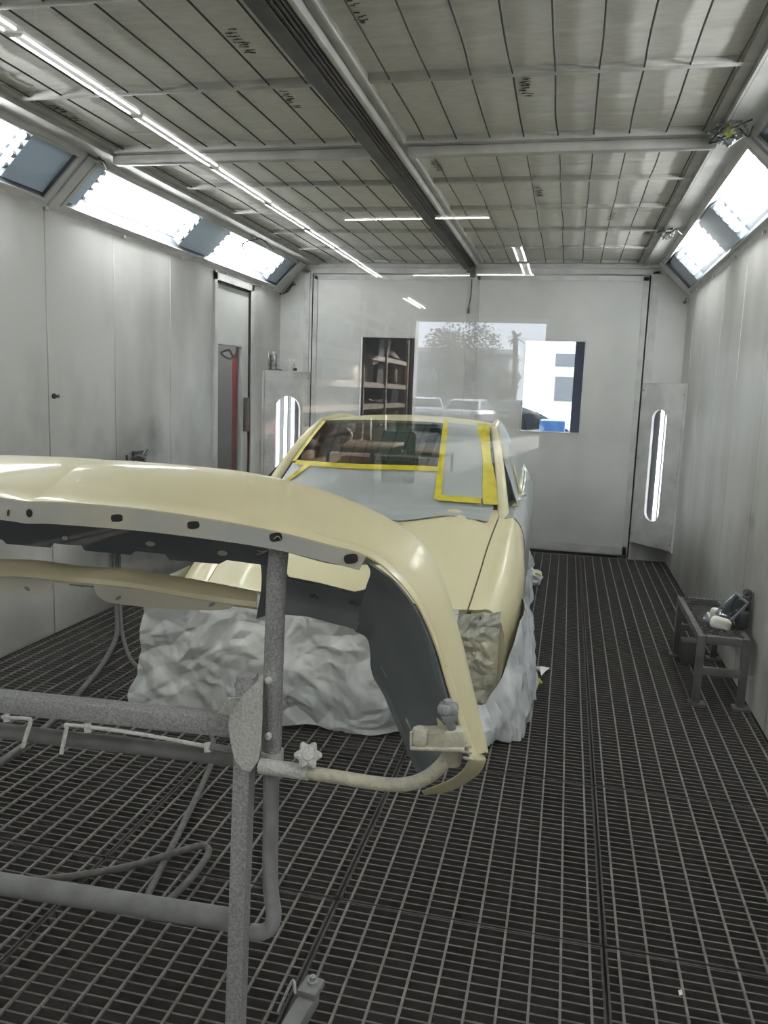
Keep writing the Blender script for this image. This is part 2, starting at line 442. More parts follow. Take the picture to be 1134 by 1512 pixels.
# flat strips and edge angles beside the filters
b = MB()
for x0, x1 in ((XL + HIP - .01, XL + .41), (XR - .41, XR - HIP + .01)): b.b2((x0, .3, ZC), (x1, YB, ZC + .03))
struct(b.build('trim_7', 'trim_white'))
for x, s in ((XL + .41, 1), (XR - .41, -1)):
    b = MB(); b.b2((x - .006, .3, ZC - .012), (x + .006, YB, ZC + .07)); b.b2((x, .3, ZC + .012), (x + s * .055, YB, ZC + .022)); b.b2((x + s * .05, .3, ZC + .012), (x + s * .056, YB, ZC + .06))
    struct(b.build('trim_8' if s > 0 else 'trim_9', 'beam'))
    b = MB(); b.b2((x - s * .012, .3, ZC - .004), (x - s * .006, YB, ZC + .002)); struct(b.build('trim_10' if s > 0 else 'trim_11', 'seam'))
# cross beams holding the filters
by = [1.0, 1.8, 2.62, 3.44, 4.27, 5.07, 5.79, 6.55, 7.3, 8.06]
halves = ((XL + .41, -1.09), (-.90, XR - .41))
tn = 12
for y in by:
    for x0, x1 in halves:
        b = MB()
        if y == 4.27:
            b.b2((x0 - .02, y - .05, ZC - .005), (x1 + .02, y + .045, ZC + .05), .006); b.b2((x0 - .0, y - .015, ZC - .055), (x1 + .0, y + .045, ZC - .005), .012)
        else:
            b.b2((x0, y - .022, ZC + .008), (x1, y + .022, ZC + .06), .008)
            b.b2((x0, y + .022, ZC + .018), (x1, y + .034, ZC + .03))
        struct(b.build('trim_%d' % tn, 'beam')); tn += 1
# centre track
b = MB(); b.b2((-1.09, .3, ZC + .02), (-1.015, YB - .05, ZC + .03)); b.b2((-1.085, .3, ZC - .055), (-1.02, YB - .05, ZC - .045)); b.b2((-1.085, .3, ZC - .05), (-1.08, YB - .05, ZC + .06)); b.b2((-1.025, .3, ZC - .05), (-1.02, YB - .05, ZC + .06))
b.b2((-1.018, .3, ZC - .045), (-1.008, YB - .05, ZC - .02)); b.b2((-1.0, .3, ZC - .038), (-.992, YB - .05, ZC + .03)); b.b2((-.984, .3, ZC - .032), (-.978, YB - .05, ZC + .03))
b.box((-1.02, YB - .06, ZC - .05), (.08, .10, .07), bev=.01); b.box((-1.0, YB - .05, ZC - .10), (.05, .05, .06), bev=.012)
struct(b.build('trim_%d' % tn, 'track_dark')); tn += 1
b = MB(); b.b2((-1.02, .3, ZC + .0), (-.97, YB - .05, ZC + .05)); struct(b.build('trim_%d' % tn, 'track_slot')); tn += 1
b = MB(); b.b2((-.972, .3, ZC - .03), (-.945, YB - .04, ZC + .05), .01); b.b2((-.945, .3, ZC + .01), (-.918, YB - .04, ZC + .05)); b.b2((-.918, .3, ZC + .0), (-.90, YB - .04, ZC + .06), .006)
struct(b.build('trim_%d' % tn, 'beam')); tn += 1
# filter blankets with their wire rods
side = ['left of the centre track', 'right of the centre track']
bn = ['ceiling bay nearest the camera', 'bay in front of the first full bay', 'second bay before the deep beam', 'bay just before the deep beam', 'bay just behind the deep beam', 'second bay behind the deep beam', 'third bay behind the deep beam', 'second bay from the back wall', 'bay against the back wall']
for j in range(1, 9):
    y0, y1 = by[j], by[j + 1]
    for h, (x0, x1) in enumerate(halves):
        nr = 9; xs = [x0 + (k + .55) * (x1 - x0) / nr for k in range(nr)]
        sd = j * 3.1 + h * 17
        def zf(x, y):
            u = min(abs(x - q) for q in xs) / ((x1 - x0) / nr / 2)
            v = (y - y0) / (y1 - y0)
            z = -.004 * (1 - (1 - min(u, 1)) ** 2) * math.sin(PI * v) ** .5
            w = noise.noise(Vector((x * 1.3 + sd, y * 16, sd))) ; w2 = noise.noise(Vector((x * 3 + sd, y * 5, 3 + sd)))
            crease = 0
            for c in (.33 + .06 * math.sin(sd), .68 + .05 * math.cos(sd * 2)):
                yy = v - c - .018 * math.sin(x * 4 + sd) ; crease += .008 * math.exp(-(yy / .012) ** 2)
            return ZC + .036 + z + .004 * w + .005 * w2 + crease
        b = MB()
        nx, ny = 54, 44
        b.grid([[Vector((x0 + (x1 - x0) * i / nx, y0 + (y1 - y0) * k / ny, zf(x0 + (x1 - x0) * i / nx, y0 + (y1 - y0) * k / ny))) for i in range(nx + 1)] for k in range(ny + 1)])
        b.thicken(-.02)
        f = b.build('ceiling_filter', 'filter', sharp=60)
        tag(f, 'grey filter blanket ' + side[h] + ', ' + bn[j], 'ceiling filter', 'filter blankets in the ceiling grid')
        for k, x in enumerate(xs):
            r = MB(); bow = .014 * noise.noise(Vector((x * 9, y0 * 5, sd)))
            r.tube([(x, y0 + .012, ZC + .012), (x + bow, (y0 * .4 + y1 * .6), ZC + .013), (x, y1 - .012, ZC + .012)], .0038, 6, n=5)
            r.build('support_rod', 'rod_dark', f)
        # worn ink stamp (unreadable strokes)
        stamps = {(3, 1): [(-.27, .06)], (2, 1): [(-.80, .12)], (4, 1): [(-.83, .45)], (4, 0): [(-1.2, .10)], (7, 1): [(.50, .06)], (5, 1): [(-.28, .3)], (3, 0): [(-2.50, .16), (-1.32, .1)], (6, 1): [(.2, .3)], (2, 0): [(-1.3, .35)]}
        for sx, sy in stamps.get((j, h), ()):
            r = MB(); rnd = random.Random(int(sd * 10))
            for q in range(9):
                yq = y0 + .03 + sy * (y1 - y0) + q * .026; z = zf(sx, yq) - .0025
                for e in range(3):
                    r.box((sx + rnd.uniform(-.018, .018), yq + rnd.uniform(-.006, .006), z), (rnd.uniform(.01, .035), rnd.uniform(.003, .007), .001), Matrix.Rotation(rnd.uniform(-.5, .5), 3, 'Z'))
            r.build('ink_mark', 'ink', f)
# ------------------------------------------------------------------ lamps in the sloped soffits
def bay_lamp(P, sgn, y0, y1, sets, label, group):
    root = thing('ceiling_light', label, 'light fixture', P(.5, (y0 + y1) / 2, .05), group)
    b = MB(); loop = lambda y: [P(.09, y, .0), P(.15, y, .10), P(.84, y, .10), P(.90, y, .0)]
    V = b.grid([loop(y0), loop(y1)]); b.face(V[0]); b.face(V[1])
    b.build('housing', 'reflector', root)
    ends = [y0 + .01] + [q for a, c in sets for q in (a - .035, c + .035)] + [y1 - .01]
    for e0, e1 in zip(ends[::2], ends[1::2]):
        if e1 - e0 > .05: b = MB(); b.loft([[P(.13, y, .03), P(.86, y, .03), P(.85, y, .095), P(.14, y, .095)] for y in (e0, e1)]); b.build('ballast_cover', 'blue_reflection', root)
    for a, c in sets:
        for t in (.22, .37, .52, .70):
            b = MB(); b.cyl(P(t, a, .045), P(t, c, .045), .0135, 10)
            tb = b.build('lamp_tube', 'tube', root)
            for e0, e1 in ((a - .03, a), (c, c + .03)): b = MB(); b.cyl(P(t, e0, .045), P(t, e1, .045), .019, 10); b.build('end_cap', 'tube_cap', tb)
    b = MB(); b.loft([[P(.09, y, .004), P(.90, y, .004), P(.90, y, .009), P(.09, y, .009)] for y in (y0 + .004, y1 - .004)])
    b.build('glass_cover', 'lamp_glass', root)
    b = MB()
    for t0, t1 in ((.075, .105), (.885, .915)): frame_strip(b, P, y0 - .02, y1 + .02, t0, t1, -.010, .002)
    for a in (y0, y1): frame_strip(b, P, a - .02, a + .012, .09, .90, -.010, .002)
    b.build('cover_frame', 'trim_white', root)
    return root
g = 'fluorescent lamp bays in the sloped soffits'
for P_, s_ in ((hl, -1), (hr, 1)): bay_lamp(P_, s_, .36, 1.60, [(.42, 1.54)], 'lamp bay in the %s sloped soffit, out of view above the front pane' % ('left' if s_ < 0 else 'right'), g)
bay_lamp(hl, -1, 1.66, 4.19, [(2.50, 3.80)], 'lamp bay in the left sloped soffit, cut off by the left picture edge', g)
bay_lamp(hl, -1, 4.35, 7.91, [(4.53, 5.77), (6.35, 7.60)], 'long lamp bay with two tube sets in left sloped soffit above the side door', g)
bay_lamp(hr, 1, 1.66, 4.19, [(2.55, 3.80)], 'lamp bay in right sloped soffit, nearest, at the right picture edge', g)
bay_lamp(hr, 1, 4.35, 7.91, [(4.40, 5.64), (6.2, 7.46)], 'long lamp bay with two tube sets in right sloped soffit above the bench', g)
# ------------------------------------------------------------------ corner lamp cabinets
def corner_lamp(pa, pb, label, tubes, lit):
    """face from pa (door side) to pb (wall side), z .178-1.705"""
    z0, z1 = .178, 1.705
    pa, pb = Vector((*pa, 0)), Vector((*pb, 0)); ux = (pb - pa); W = ux.length; ux.normalize(); n = Vector((ux.y, -ux.x, 0))
    if n.y > 0: n = -n
    F = lambda u, z, d=0.: Vector((pa.x, pa.y, 0)) + ux * u + n * d + Vector((0, 0, z))
    root = thing('corner_light', label, 'light fixture', F(W / 2, z0), 'upright corner lamp cabinets by the back wall')
    hw, c0, c1, cu = W * .165, .42, 1.47, W * .46
    if lit == 'left': hw, c0, c1, cu = W * .27, .42, 1.46, W * .47
    inner = []
    for k in range(13): a = PI * k / 12; inner.append((cu + hw * math.cos(a), c1 - hw * .9 + hw * .9 * math.sin(a)))
    for k in range(13): a = PI + PI * k / 12; inner.append((cu + hw * math.cos(a), c0 + hw * .9 + hw * .9 * math.sin(a)))
    def outer(u, z):
        dx, dz = u - cu, z - (z0 + z1) / 2
        s = min((W - cu if dx > 0 else cu) / max(abs(dx), 1e-6), (z1 - z0) / 2 / max(abs(dz), 1e-6)); return (cu + dx * s, (z0 + z1) / 2 + dz * s)
    outp = [outer(*q) for q in inner]
    for cx_, cz_ in ((0, z0), (W, z0), (0, z1), (W, z1)):
        k = min(range(len(outp)), key=lambda i: (outp[i][0] - cx_) ** 2 + (outp[i][1] - cz_) ** 2); outp[k] = (cx_, cz_)
    b = MB()
    b.grid([[F(u, z, 0) for u, z in outp], [F(u, z, .0) for u, z in inner], [F(u, z, -.03) for u, z in inner]], close=True)
    b.build('face_plate', 'trim_white', root)
    b = MB(); q = [F(0, z0, -.002), F(W, z0, -.002), F(W, z0, -.02) + Vector((0, .02, 0))]
    corner = Vector((XR if pb.x > 0 else XL, YB, 0))
    tri = [pa, pb, corner]
    b.prism([Vector((p.x, p.y, z1 - .006)) for p in tri], (0, 0, .012)); b.prism([Vector((p.x, p.y, z0 - .0)) for p in tri], (0, 0, .01))
    b.build('cabinet_ends', 'trim_white', root)
    b = MB(); back = [F(cu - hw - .06, z0 + .02, -.10), F(cu + hw + .06, z0 + .02, -.10)]
    V = b.grid([[F(cu - hw - .07, z, -.04), F(cu - hw * .6, z, -.11), F(cu + hw * .6, z, -.11), F(cu + hw + .07, z, -.04)] for z in (z0 + .02, z1 - .02)])
    b.build('reflector', 'reflector', root)
    for u in tubes:
        b = MB(); b.cyl(F(cu + hw * u, c0 - .05, -.07), F(cu + hw * u, c1 + .03, -.07), .016, 12); b.build('lamp_tube', 'tube_corner', root)
    b = MB(); V = b.grid([[F(u, z, -.012) for u, z in inner], [F(u, z, -.016) for u, z in inner]], close=True); b.face(V[0]); b.face(V[1])
    b.build('glass_cover', 'lamp_glass', root)
    b = MB()
    b.b2((pb.x - .02 if pb.x > 0 else pb.x, pb.y - .03, z0), (pb.x if pb.x > 0 else pb.x + .02, pb.y, z1))
    b.build('edge_angle', 'trim_white', root)
    for u, z in ((.03, z1 - .06), (W - .03, z1 - .1), (.03, 1.0), (W - .03, .9), (.03, z0 + .08), (W - .04, z0 + .06)): b = MB(); b.cyl(F(u, z, 0), F(u, z, .006), .008, 8); b.build('screw', 'metal', root)
    return root
corner_lamp((.66, YB), (XR, 7.64), 'upright lamp cabinet with round-ended slot in the back right corner', (-.35, .35), 'right')
corner_lamp((-2.65, YB), (XL, 7.63), 'upright lamp cabinet in back left corner, cans standing on top', (-.7, -.12, .48), 'left')
# ------------------------------------------------------------------ personnel door in the left wall
y0, y1, z1 = 6.51, 7.27, 2.43
wy0, wy1, wz0, wz1 = 6.565, 7.075, .62, 1.90
b = MB(); x0, x1 = XL - .042, XL - .006
b.b2((x0, y0 + .006, .02), (x1, wy0, z1 - .006)); b.b2((x0, wy1, .02), (x1, y1 - .02, z1 - .006)); b.b2((x0, wy0, .02), (x1, wy1, wz0)); b.b2((x0, wy0, wz1), (x1, wy1, z1 - .006))
d3 = struct(b.build('door_3', 'wall_paint'))
b = MB(); t = .016
for (a, c, e, f) in ((wy0 - t, wy0, wz0 - t, wz1 + t), (wy1, wy1 + t, wz0 - t, wz1 + t), (wy0, wy1, wz0 - t, wz0), (wy0, wy1, wz1, wz1 + t)): b.b2((x1, a, e), (x1 + .008, c, f))
b.build('window_frame', 'trim_white', d3)
b = MB(); b.b2((XL - .03, wy0, wz0), (XL - .025, wy1, wz1)); b.build('window_pane', 'door_glass', d3)
b = MB(); b.b2((x1, 7.14, 1.12), (x1 + .03, 7.235, 1.44), .01); b.build('push_plate', 'track_dark', d3)
b = MB(); b.b2((XL - .0, y0 - .05, 0), (XL + .02, y0, 2.50)); b.b2((XL, y1, 0), (XL + .02, y1 + .055, 2.50)); b.b2((XL, y0 - .05, z1), (XL + .02, y1 + .055, 2.49))
struct(b.build('trim_%d' % tn, 'trim_white')); tn += 1
b = MB(); b.b2((XL - .03, y1 - .02, 0), (XL + .012, y1 + .001, z1)); b.b2((XL - .03, y0, z1 - .022), (XL + .012, y1, z1 + .001)); struct(b.build('trim_%d' % tn, 'gap')); tn += 1

# ------------------------------------------------------------------ the masked car (local: u right, v rearwards, z up)
car = thing('car', 'pale cream sedan without its front bumper, windows taped and masked for painting', 'car', (-1.03, 3.55, 0), rz=.035)
SEC = [(-.02, [(0, .585), (.33, .583), (.64, .568), (.74, .575), (.80, .50), (.815, .34), (.80, .20)]),
       (.25, [(0, .685), (.34, .68), (.66, .652), (.765, .655), (.845, .57), (.855, .40), (.84, .20)]),
       (.60, [(0, .785), (.35, .78), (.68, .748), (.785, .755), (.876, .645), (.878, .45), (.855, .20)]),
       (.95, [(0, .865), (.355, .86), (.705, .828), (.805, .832), (.868, .70), (.868, .46), (.85, .20)]),
       (1.2, [(0, .915), (.36, .91), (.73, .885), (.815, .88), (.868, .73), (.862, .46), (.85, .20)]),
       (1.6, [(0, .93), (.38, .93), (.79, .915), (.835, .895), (.872, .73), (.862, .46), (.85, .20)]),
       (2.3, [(0, .93), (.38, .93), (.795, .925), (.84, .90), (.876, .74), (.866, .46), (.85, .20)]),
       (3.1, [(0, .94), (.38, .94), (.785, .935), (.835, .905), (.885, .75), (.876, .46), (.86, .20)]),
       (3.7, [(0, .96), (.38, .958), (.74, .94), (.80, .90), (.86, .75), (.86, .46), (.84, .22)]),
       (4.0, [(0, .90), (.36, .895), (.68, .88), (.74, .85), (.79, .70), (.79, .46), (.76, .26)])]
def cr(p0, p1, p2, p3, t): return .5 * (2 * p1 + (p2 - p0) * t + (2 * p0 - 5 * p1 + 4 * p2 - p3) * t * t + (3 * p1 - p0 - 3 * p2 + p3) * t ** 3)
def interp(vals, x):
    n = len(vals); i = min(max(int(x), 0), n - 2); t = x - i
    g = lambda j: vals[j] if 0 <= j < n else (vals[0] * 2 - vals[1] if j < 0 else vals[-1] * 2 - vals[-2])
    return cr(g(i - 1), g(i), g(i + 1), g(i + 2), t)
def body(k, v, s=1, off=0.):
    vs = [q[0] for q in SEC]; i = 0
    while i < len(vs) - 2 and v > vs[i + 1]: i += 1
    x = i + (v - vs[i]) / (vs[i + 1] - vs[i]); x = min(max(x, 0), len(vs) - 1)
    row = [Vector((interp([q[1][j][0] for q in SEC], x), interp([q[1][j][1] for q in SEC], x))) for j in range(7)]
    p = interp(row, k)
    if off:
        d = interp(row, min(k + .05, 6)) - interp(row, max(k - .05, 0)); d.normalize(); p = p + Vector((-d.y, d.x)) * off
    return Vector((s * p.x, v, p.y))
def fr(a, b, n): return [a + (b - a) * i / n for i in range(n + 1)]
# body shell: fenders and flanks, rear deck
b = MB()
for s in (1, -1):
    b.grid([[body(k, v, s) for k in fr(2.02, 6, 26)] for v in fr(-.005, 4.0, 60)])
    b.grid([[body(2.02, v, s), body(2.02, v, s) - Vector((0, 0, .06))] for v in fr(0, 1.2, 20)])
b.grid([[body(abs(k), v, 1 if k >= 0 else -1) for k in fr(-2.05, 2.05, 16)] for v in fr(3.55, 4.0, 6)])
b.grid([[Vector((u * w, 4.0, z)) for u, z in ((-.68, .88), (0, .9), (.68, .88))] for w in (1.,)] + [[Vector((u, 4.02, z)) for u, z in ((-.76, .26), (0, .26), (.76, .26))]])
# inner front end behind the masking
b.grid([[Vector((u, .03, z)) for u in fr(-.78, .78, 8)] for z in (.20, .53)])
for s in (1, -1): b.grid([[body(2.02 + 3.98 * t, -.005, s), Vector((s * .62, .06, .55 - .35 * t))] for t in fr(0, 1, 10)])
b.build('body', 'cream', car, local=True, sharp=50)
# hood with a rolled edge
b = MB()
hood = lambda k, v, off=0.: body(abs(k), v, 1 if k >= 0 else -1, off)
def hr_(k): return 1.15 - .135 * (1 - (min(abs(k), 1.97) / 1.97) ** 2)
def hv(k): return -.075 + .065 * (abs(k) / 1.97) ** 2
b.grid([[hood(k, hv(k) + (hr_(k) - hv(k)) * t, .004 + .012 * math.exp(-((abs(k) - 1.35) / .25) ** 2)) for k in fr(-1.985, 1.985, 44)] for t in fr(0, 1, 30)])
b.grid([[hood(k, hv(k), .004) + Vector((0, .004 * i, -.012 * i)) for k in fr(-1.985, 1.985, 44)] for i in range(4)])
for s in (1, -1): b.grid([[hood(s * 1.985, v, .004) + Vector((0, 0, -.02 * i)) for v in fr(-.01, 1.17, 26)] for i in range(3)])
b.build('hood', 'cream', car, local=True, sharp=40)
b = MB()
for s in (1, -1): b.grid([[body(2.0 + e, v, s, -.016) for e in (-.06, .08)] for v in fr(-.01, 1.17, 20)])
b.build('shut_line', 'gap', car, local=True)
# greenhouse
def ws(s, t, off=0.):
    """windshield surface, s -1..1, t 0 base .. 1 header"""
    u = s * (.70 + (.585 - .70) * t); v = 1.17 + .78 * t - .13 * (1 - s * s) * (1 - .45 * t); z = .905 + .425 * t + .02 * math.sin(PI * t) + .022 * (1 - s * s) * t
    return Vector((u, v - off * .48, z + off * .88))
b = MB(); b.grid([[ws(s, t) for s in fr(-1, 1, 20)] for t in fr(0, 1, 12)]); b.thicken(.005); b.build('windshield', 'windshield_glass', car, local=True)
def rail(t):  # roof rail front to back
    return Vector((.60 - .02 * t, 1.97 + 1.15 * t, 1.318 + .03 * math.sin(PI * t) - .02 * t))
b = MB()
b.grid([[Vector((rail(t).x * s, rail(t).y - .13 * (1 - s * s) * (1 - t) * .55 + .10 * (1 - s * s) * t, rail(t).z + .036 * (1 - s * s))) for s in fr(-1, 1, 20)] for t in fr(0, 1, 16)])
b.thicken(.02); b.build('roof', 'cream', car, local=True, sharp=50)
for s in (1, -1):
    b = MB()
    b.tube([(s * .748, 1.02, .80), (s * .728, 1.17, .905), (s * .70, 1.36, 1.03), (s * .655, 1.67, 1.20), (s * .603, 1.97, 1.318)], lambda t: .036 - .010 * t, 12)
    b.tube([(s * .605, 1.97, 1.322), (s * .60, 2.5, 1.345), (s * .585, 3.1, 1.30)], .024, 10)
    b.tube([(s * .585, 3.1, 1.30), (s * .66, 3.45, 1.10), (s * .73, 3.72, .95)], .04, 10)
    b.tube([(s * .80, 1.2, .90), (s * .81, 2.2, .925), (s * .79, 3.6, .94)], .018, 8)
    b.build('pillar', 'cream', car, local=True)
sw = lambda s, a, h, off=0.: Vector((s * ((.80 + off) + (.605 - .80) * h), (1.24 + .74 * h) * (1 - a) + (3.66 - .54 * h) * a, .915 + .40 * h + .03 * math.sin(PI * a) * h))
for s in (1, -1):
    b = MB(); b.grid([[sw(s, a, h) for a in fr(0, 1, 20)] for h in fr(0, 1, 6)]); b.thicken(.004 * s); b.build('side_window', 'car_inside', car, local=True)
    b = MB(); b.grid([[sw(s, a, h, .014 + .008 * noise.noise(Vector((a * 9, h * 4, s)))) for a in fr(-.035, .97, 40)] for h in fr(.0, .98, 12)]); b.thicken(.002 * s)
    o = b.build('masking_film', 'film_grey', car, local=True)
b = MB(); b.grid([[Vector((s * (.60 + .12 * t), 3.17 + .52 * t + .08 * (1 - s * s), 1.32 - .37 * t + .03 * (1 - s * s))) for s in fr(-1, 1, 12)] for t in fr(0, 1, 8)]); b.thicken(.005); b.build('rear_window', 'windshield_glass', car, local=True)
b = MB(); b.grid([[Vector((u, v, .60)) for u in (-.74, .74)] for v in (1.0, 3.5)]); b.box((0, 1.28, .80), (1.3, .22, .10), bev=.03)
for u in (-.36, .36): b.box((u, 1.95, .86), (.44, .14, .5), Matrix.Rotation(-.25, 3, 'X'), bev=.05); b.box((u, 2.02, 1.16), (.24, .09, .16), bev=.04)
b.tube([(-.36 + .18 * math.cos(a), 1.55 - .05 * math.sin(a), .90 + .17 * math.sin(a)) for a in fr(0, 2 * PI, 20)], .014, 6, closed=True)
b.build('interior', 'car_inside', car, local=True)
# wheels behind the masking
for v in (.62, 3.22):
    for s in (1, -1):
        b = MB(); b.lathe((s * .66, v, .315), [(.2, 0), (.29, .0), (.315, .03), (.315, .15), (.29, .18), (.2, .18)], 24, (s, 0, 0)); b.build('wheel', 'rubber', car, local=True)
# grey film over the windshield: right hand panel and a strip across cowl and hood rear
def patch(fn, a0, a1, b0, b1, na, nb, th=.0016):
    b = MB(); b.grid([[fn(x, y) for x in fr(a0, a1, na)] for y in fr(b0, b1, nb)]); b.thicken(-th); return b
wr = lambda s, t, off, amp=.006, sd=0: ws(s, t, off + amp * noise.noise(Vector((s * 5 + sd, t * 4, sd))))
patch(lambda s, t: wr(s, t, .012, .005, 3), .50, .90, .04, .985, 14, 14).build('masking_film', 'film_grey', car, local=True)
def cowl(s, t):
    if t < .5: q = t / .5; p = wr(s, .30 * (1 - q) + .02, .010, .006, 8); return p
    q = (t - .5) / .5
    h = body(abs(s) * 1.97, hr_(s * 1.97) + .012 - (.22 + .05 * math.sin(s * 7)) * q, 1 if s >= 0 else -1, .016 + .007 * noise.noise(Vector((s * 6, q * 3, 2))))
    if q < .25: h.z = max(h.z, h.z + .0 )
    return h
patch(cowl, -.97, .93, 0, 1, 60, 16).build('masking_film', 'film_grey', car, local=True)
def tape(pts_fn, n, w_fn, name='tape_strip', m='tape_yellow'):
    """ribbon: pts_fn(t, e) with e -1..1 across"""
    b = MB(); b.grid([[pts_fn(t, e * (1 + .12 * noise.noise(Vector((t * 14, e, 5))))) for e in (-1, 1)] for t in fr(0, 1, n)]); b.thicken(-.0012); return b.build(name, m, car, local=True)
tape(lambda t, e: wr(.50 + e * .028 - .01 * t, .02 + 1.0 * t, .017, .003, 3), 24, None)
tape(lambda t, e: wr(.945 - .03 * t + e * (.055 + .014 * math.sin(7 * t + 1)), -.02 + 1.03 * t, .017, .003, 4), 30, None)
tape(lambda t, e: ws(.50 + .36 * t, .035 + e * .028 - .02 * t, .020), 14, None)
tape(lambda t, e: ws(-.94 + 1.44 * t, .325 + e * .028 - .01 * math.sin(t * 5), .016), 26, None)
tape(lambda t, e: ws(-.94 + .16 * t + e * .03, .05 + .26 * t, .017), 8, None)
tape(lambda t, e: ws(-.97 + e * .02, .34 + .62 * t, .010), 10, None, 'tape_strip', 'tape_pale')
for a0, h0, a1, h1, w in ((.03, .86, .10, .98, .03), (.17, .02, .28, .36, .03), (.0, .5, .0, .98, .012)):
    tape(lambda t, e: sw(1, a0 + (a1 - a0) * t + e * w, h0 + (h1 - h0) * t, .026), 8, None)
# film over the flank behind the fender
def flank(k, v, s=1):
    n = noise.fractal(Vector((v * 3, k * 1.5, 4)), 1., 2., 4)
    q = min(1, max(0, (v - 1.02) / .35)); return body(k, v, s, .003 + (.013 + .012 * n + .012 * max(0, k - 4.5)) * q)
for s in (1, -1):
    b = patch(lambda k, v: flank(k, v, s), 2.2, 6, 1.02, 3.9, 26, 70); b.build('flank_film', 'film_grey', car, local=True)
def hsh(i, j, k):
    n = (i * 374761393 + j * 668265263 + k * 974634777) & 0xffffffff
    n = ((n ^ (n >> 13)) * 1274126177) & 0xffffffff
    return ((n ^ (n >> 16)) & 0xffff) / 32767.5 - 1
def facet(u, v, k):
    """flat triangles between random heights: a creased sheet"""
    i, j = math.floor(u), math.floor(v); x, y = u - i, v - j
    a, b, c, d = hsh(i, j, k), hsh(i + 1, j, k), hsh(i, j + 1, k), hsh(i + 1, j + 1, k)
    if hsh(i, j, k + 50) > 0: return a + (b - a) * x + (d - b) * y if x > y else a + (d - c) * x + (c - a) * y
    return a + (b - a) * x + (c - a) * y if x + y < 1 else d + (c - d) * (1 - x) + (b - d) * (1 - y)
def crumple(p, f, amp, sd):
    h = 0; u, v = p.x * f, p.y * f
    w = noise.noise_vector(Vector((u * .6, v * .6, sd)))
    u += .55 * w.x; v += .55 * w.y
    for n, (q, g, r) in enumerate(((1, 1, .5), (2.15, .48, 1.3), (4.6, .20, 2.2))):
        h += g * facet((u * math.cos(r) - v * math.sin(r)) * q + 7 * n, (u * math.sin(r) + v * math.cos(r)) * q, sd + 13 * n)
    return amp * h
# crinkled paper closing the headlight recess
b = MB()
def hl_patch(a, h):
    u = .585 + .205 * a - .05 * h * (1 - a) ; z = .565 - .47 * h + .012 * a
    v = -.058 + .055 * a * a - .02 * math.sin(PI * h)
    n = .6 + crumple(Vector((u, z, .2)), 17., 1.1, 5)
    return Vector((u, v - .022 * (n - .6) * math.sin(PI * min(max(a, .02), .98)) ** .4, z))
for s in (1,):
    b = MB(); b.grid([[Vector((s * hl_patch(a, h).x, hl_patch(a, h).y, hl_patch(a, h).z)) for a in fr(0, 1, 60)] for h in fr(0, 1, 110)]); b.thicken(.002 * s)
    b.build('headlight_masking', 'masking_paper', car, local=True, sharp=24)
b = MB(); b.tube([(.70, -.030, .565), (.705, -.045, .49), (.718, -.040, .43), (.712, -.042, .36)], .003, 5); b.build('shut_line', 'gap', car, local=True)
b = MB(); b.grid([[Vector((.64 + .12 * t, -.07 - .0 * t + .04 * t, .10 + e + .01 * math.sin(9 * t))) for t in fr(0, 1, 8)] for e in (-.022, .022)]); b.thicken(.002); b.build('tape_strip', 'tape_yellow', car, local=True)
# ---- draped plastic: big sheet over the open front, bag around the right front wheel
R_ = Matrix.Rotation(.035, 3, 'Z'); T_ = Vector((-1.03, 3.55, 0))
def drape(fn, na, nb, th=.002):
    b = MB(); b.grid([[T_ + R_ @ fn(x, y) for x in fr(0, 1, na)] for y in fr(0, 1, nb)]); b.thicken(th); return b
def front_sheet(a, h):
    x = -1.02 + a * 1.625
    u = max(x, -.90); v = -.045 + (.45 if x < -.90 else 0) * ((-.90 - x) / .12)
    z = .56 * (1 - h) + .018 + .014 * h * math.sin(a * 23)
    edge = min(1, h * 6) 
    p = Vector((u - .02 * h, v - .13 * h ** 1.3 - .03 * math.sin(PI * h), z))
    n = crumple(Vector((x, z, 0)), 6.5, .040, 3)
    p.y -= (n + .035) * edge; p.z += .012 * noise.noise(Vector((a * 14, h * 6, 9))) * edge
    if x < -.86: p.x -= .05 * (noise.noise(Vector((h * 5, x * 4, 2))) * h + .25 * h)
    p.z = max(p.z, .012)
    return p
o = drape(front_sheet, 280, 130).build('masking_sheet', 'masking_sheet', sharp=24)
tag(o, 'crumpled pale grey plastic sheet hanging over the open front of the car', 'masking sheet')
CB = [Vector((.40, -.20)), Vector((.66, -.20)), Vector((.86, -.12)), Vector((.945, .05)), Vector((.965, .35)), Vector((.935, .8)), Vector((.925, 1.5)), Vector((.92, 2.6)), Vector((.93, 3.4))]
def wheel_bag(a, h):
    q = interp(CB, a * (len(CB) - 1))
    hh = .15 + .36 * min(1, max(0, (a * 8 - 1.6) / 1.2)) - .16 * min(1, max(0, (a * 8 - 4.5) / 1.5))
    z = hh * (1 - h) + .012
    pull = .10 * (1 - h) ** 1.4
    n = crumple(Vector((a * 3.2, z, 1)), 6.5, .034, 11)
    c = Vector((.3, .9)); d = (q - c).normalized() if a < .55 else Vector((1, 0))
    p = q - d * pull + d * (n * min(1, h * 4 + .15) + .02 * math.sin(h * PI))
    return Vector((p.x, p.y, max(z + .01 * noise.noise(Vector((a * 30, h * 5, 4))), .01)))
o = drape(wheel_bag, 320, 60).build('masking_sheet', 'masking_bag', sharp=24)
tag(o, 'white plastic masking bag bunched around right front wheel and sill of the car', 'masking sheet')

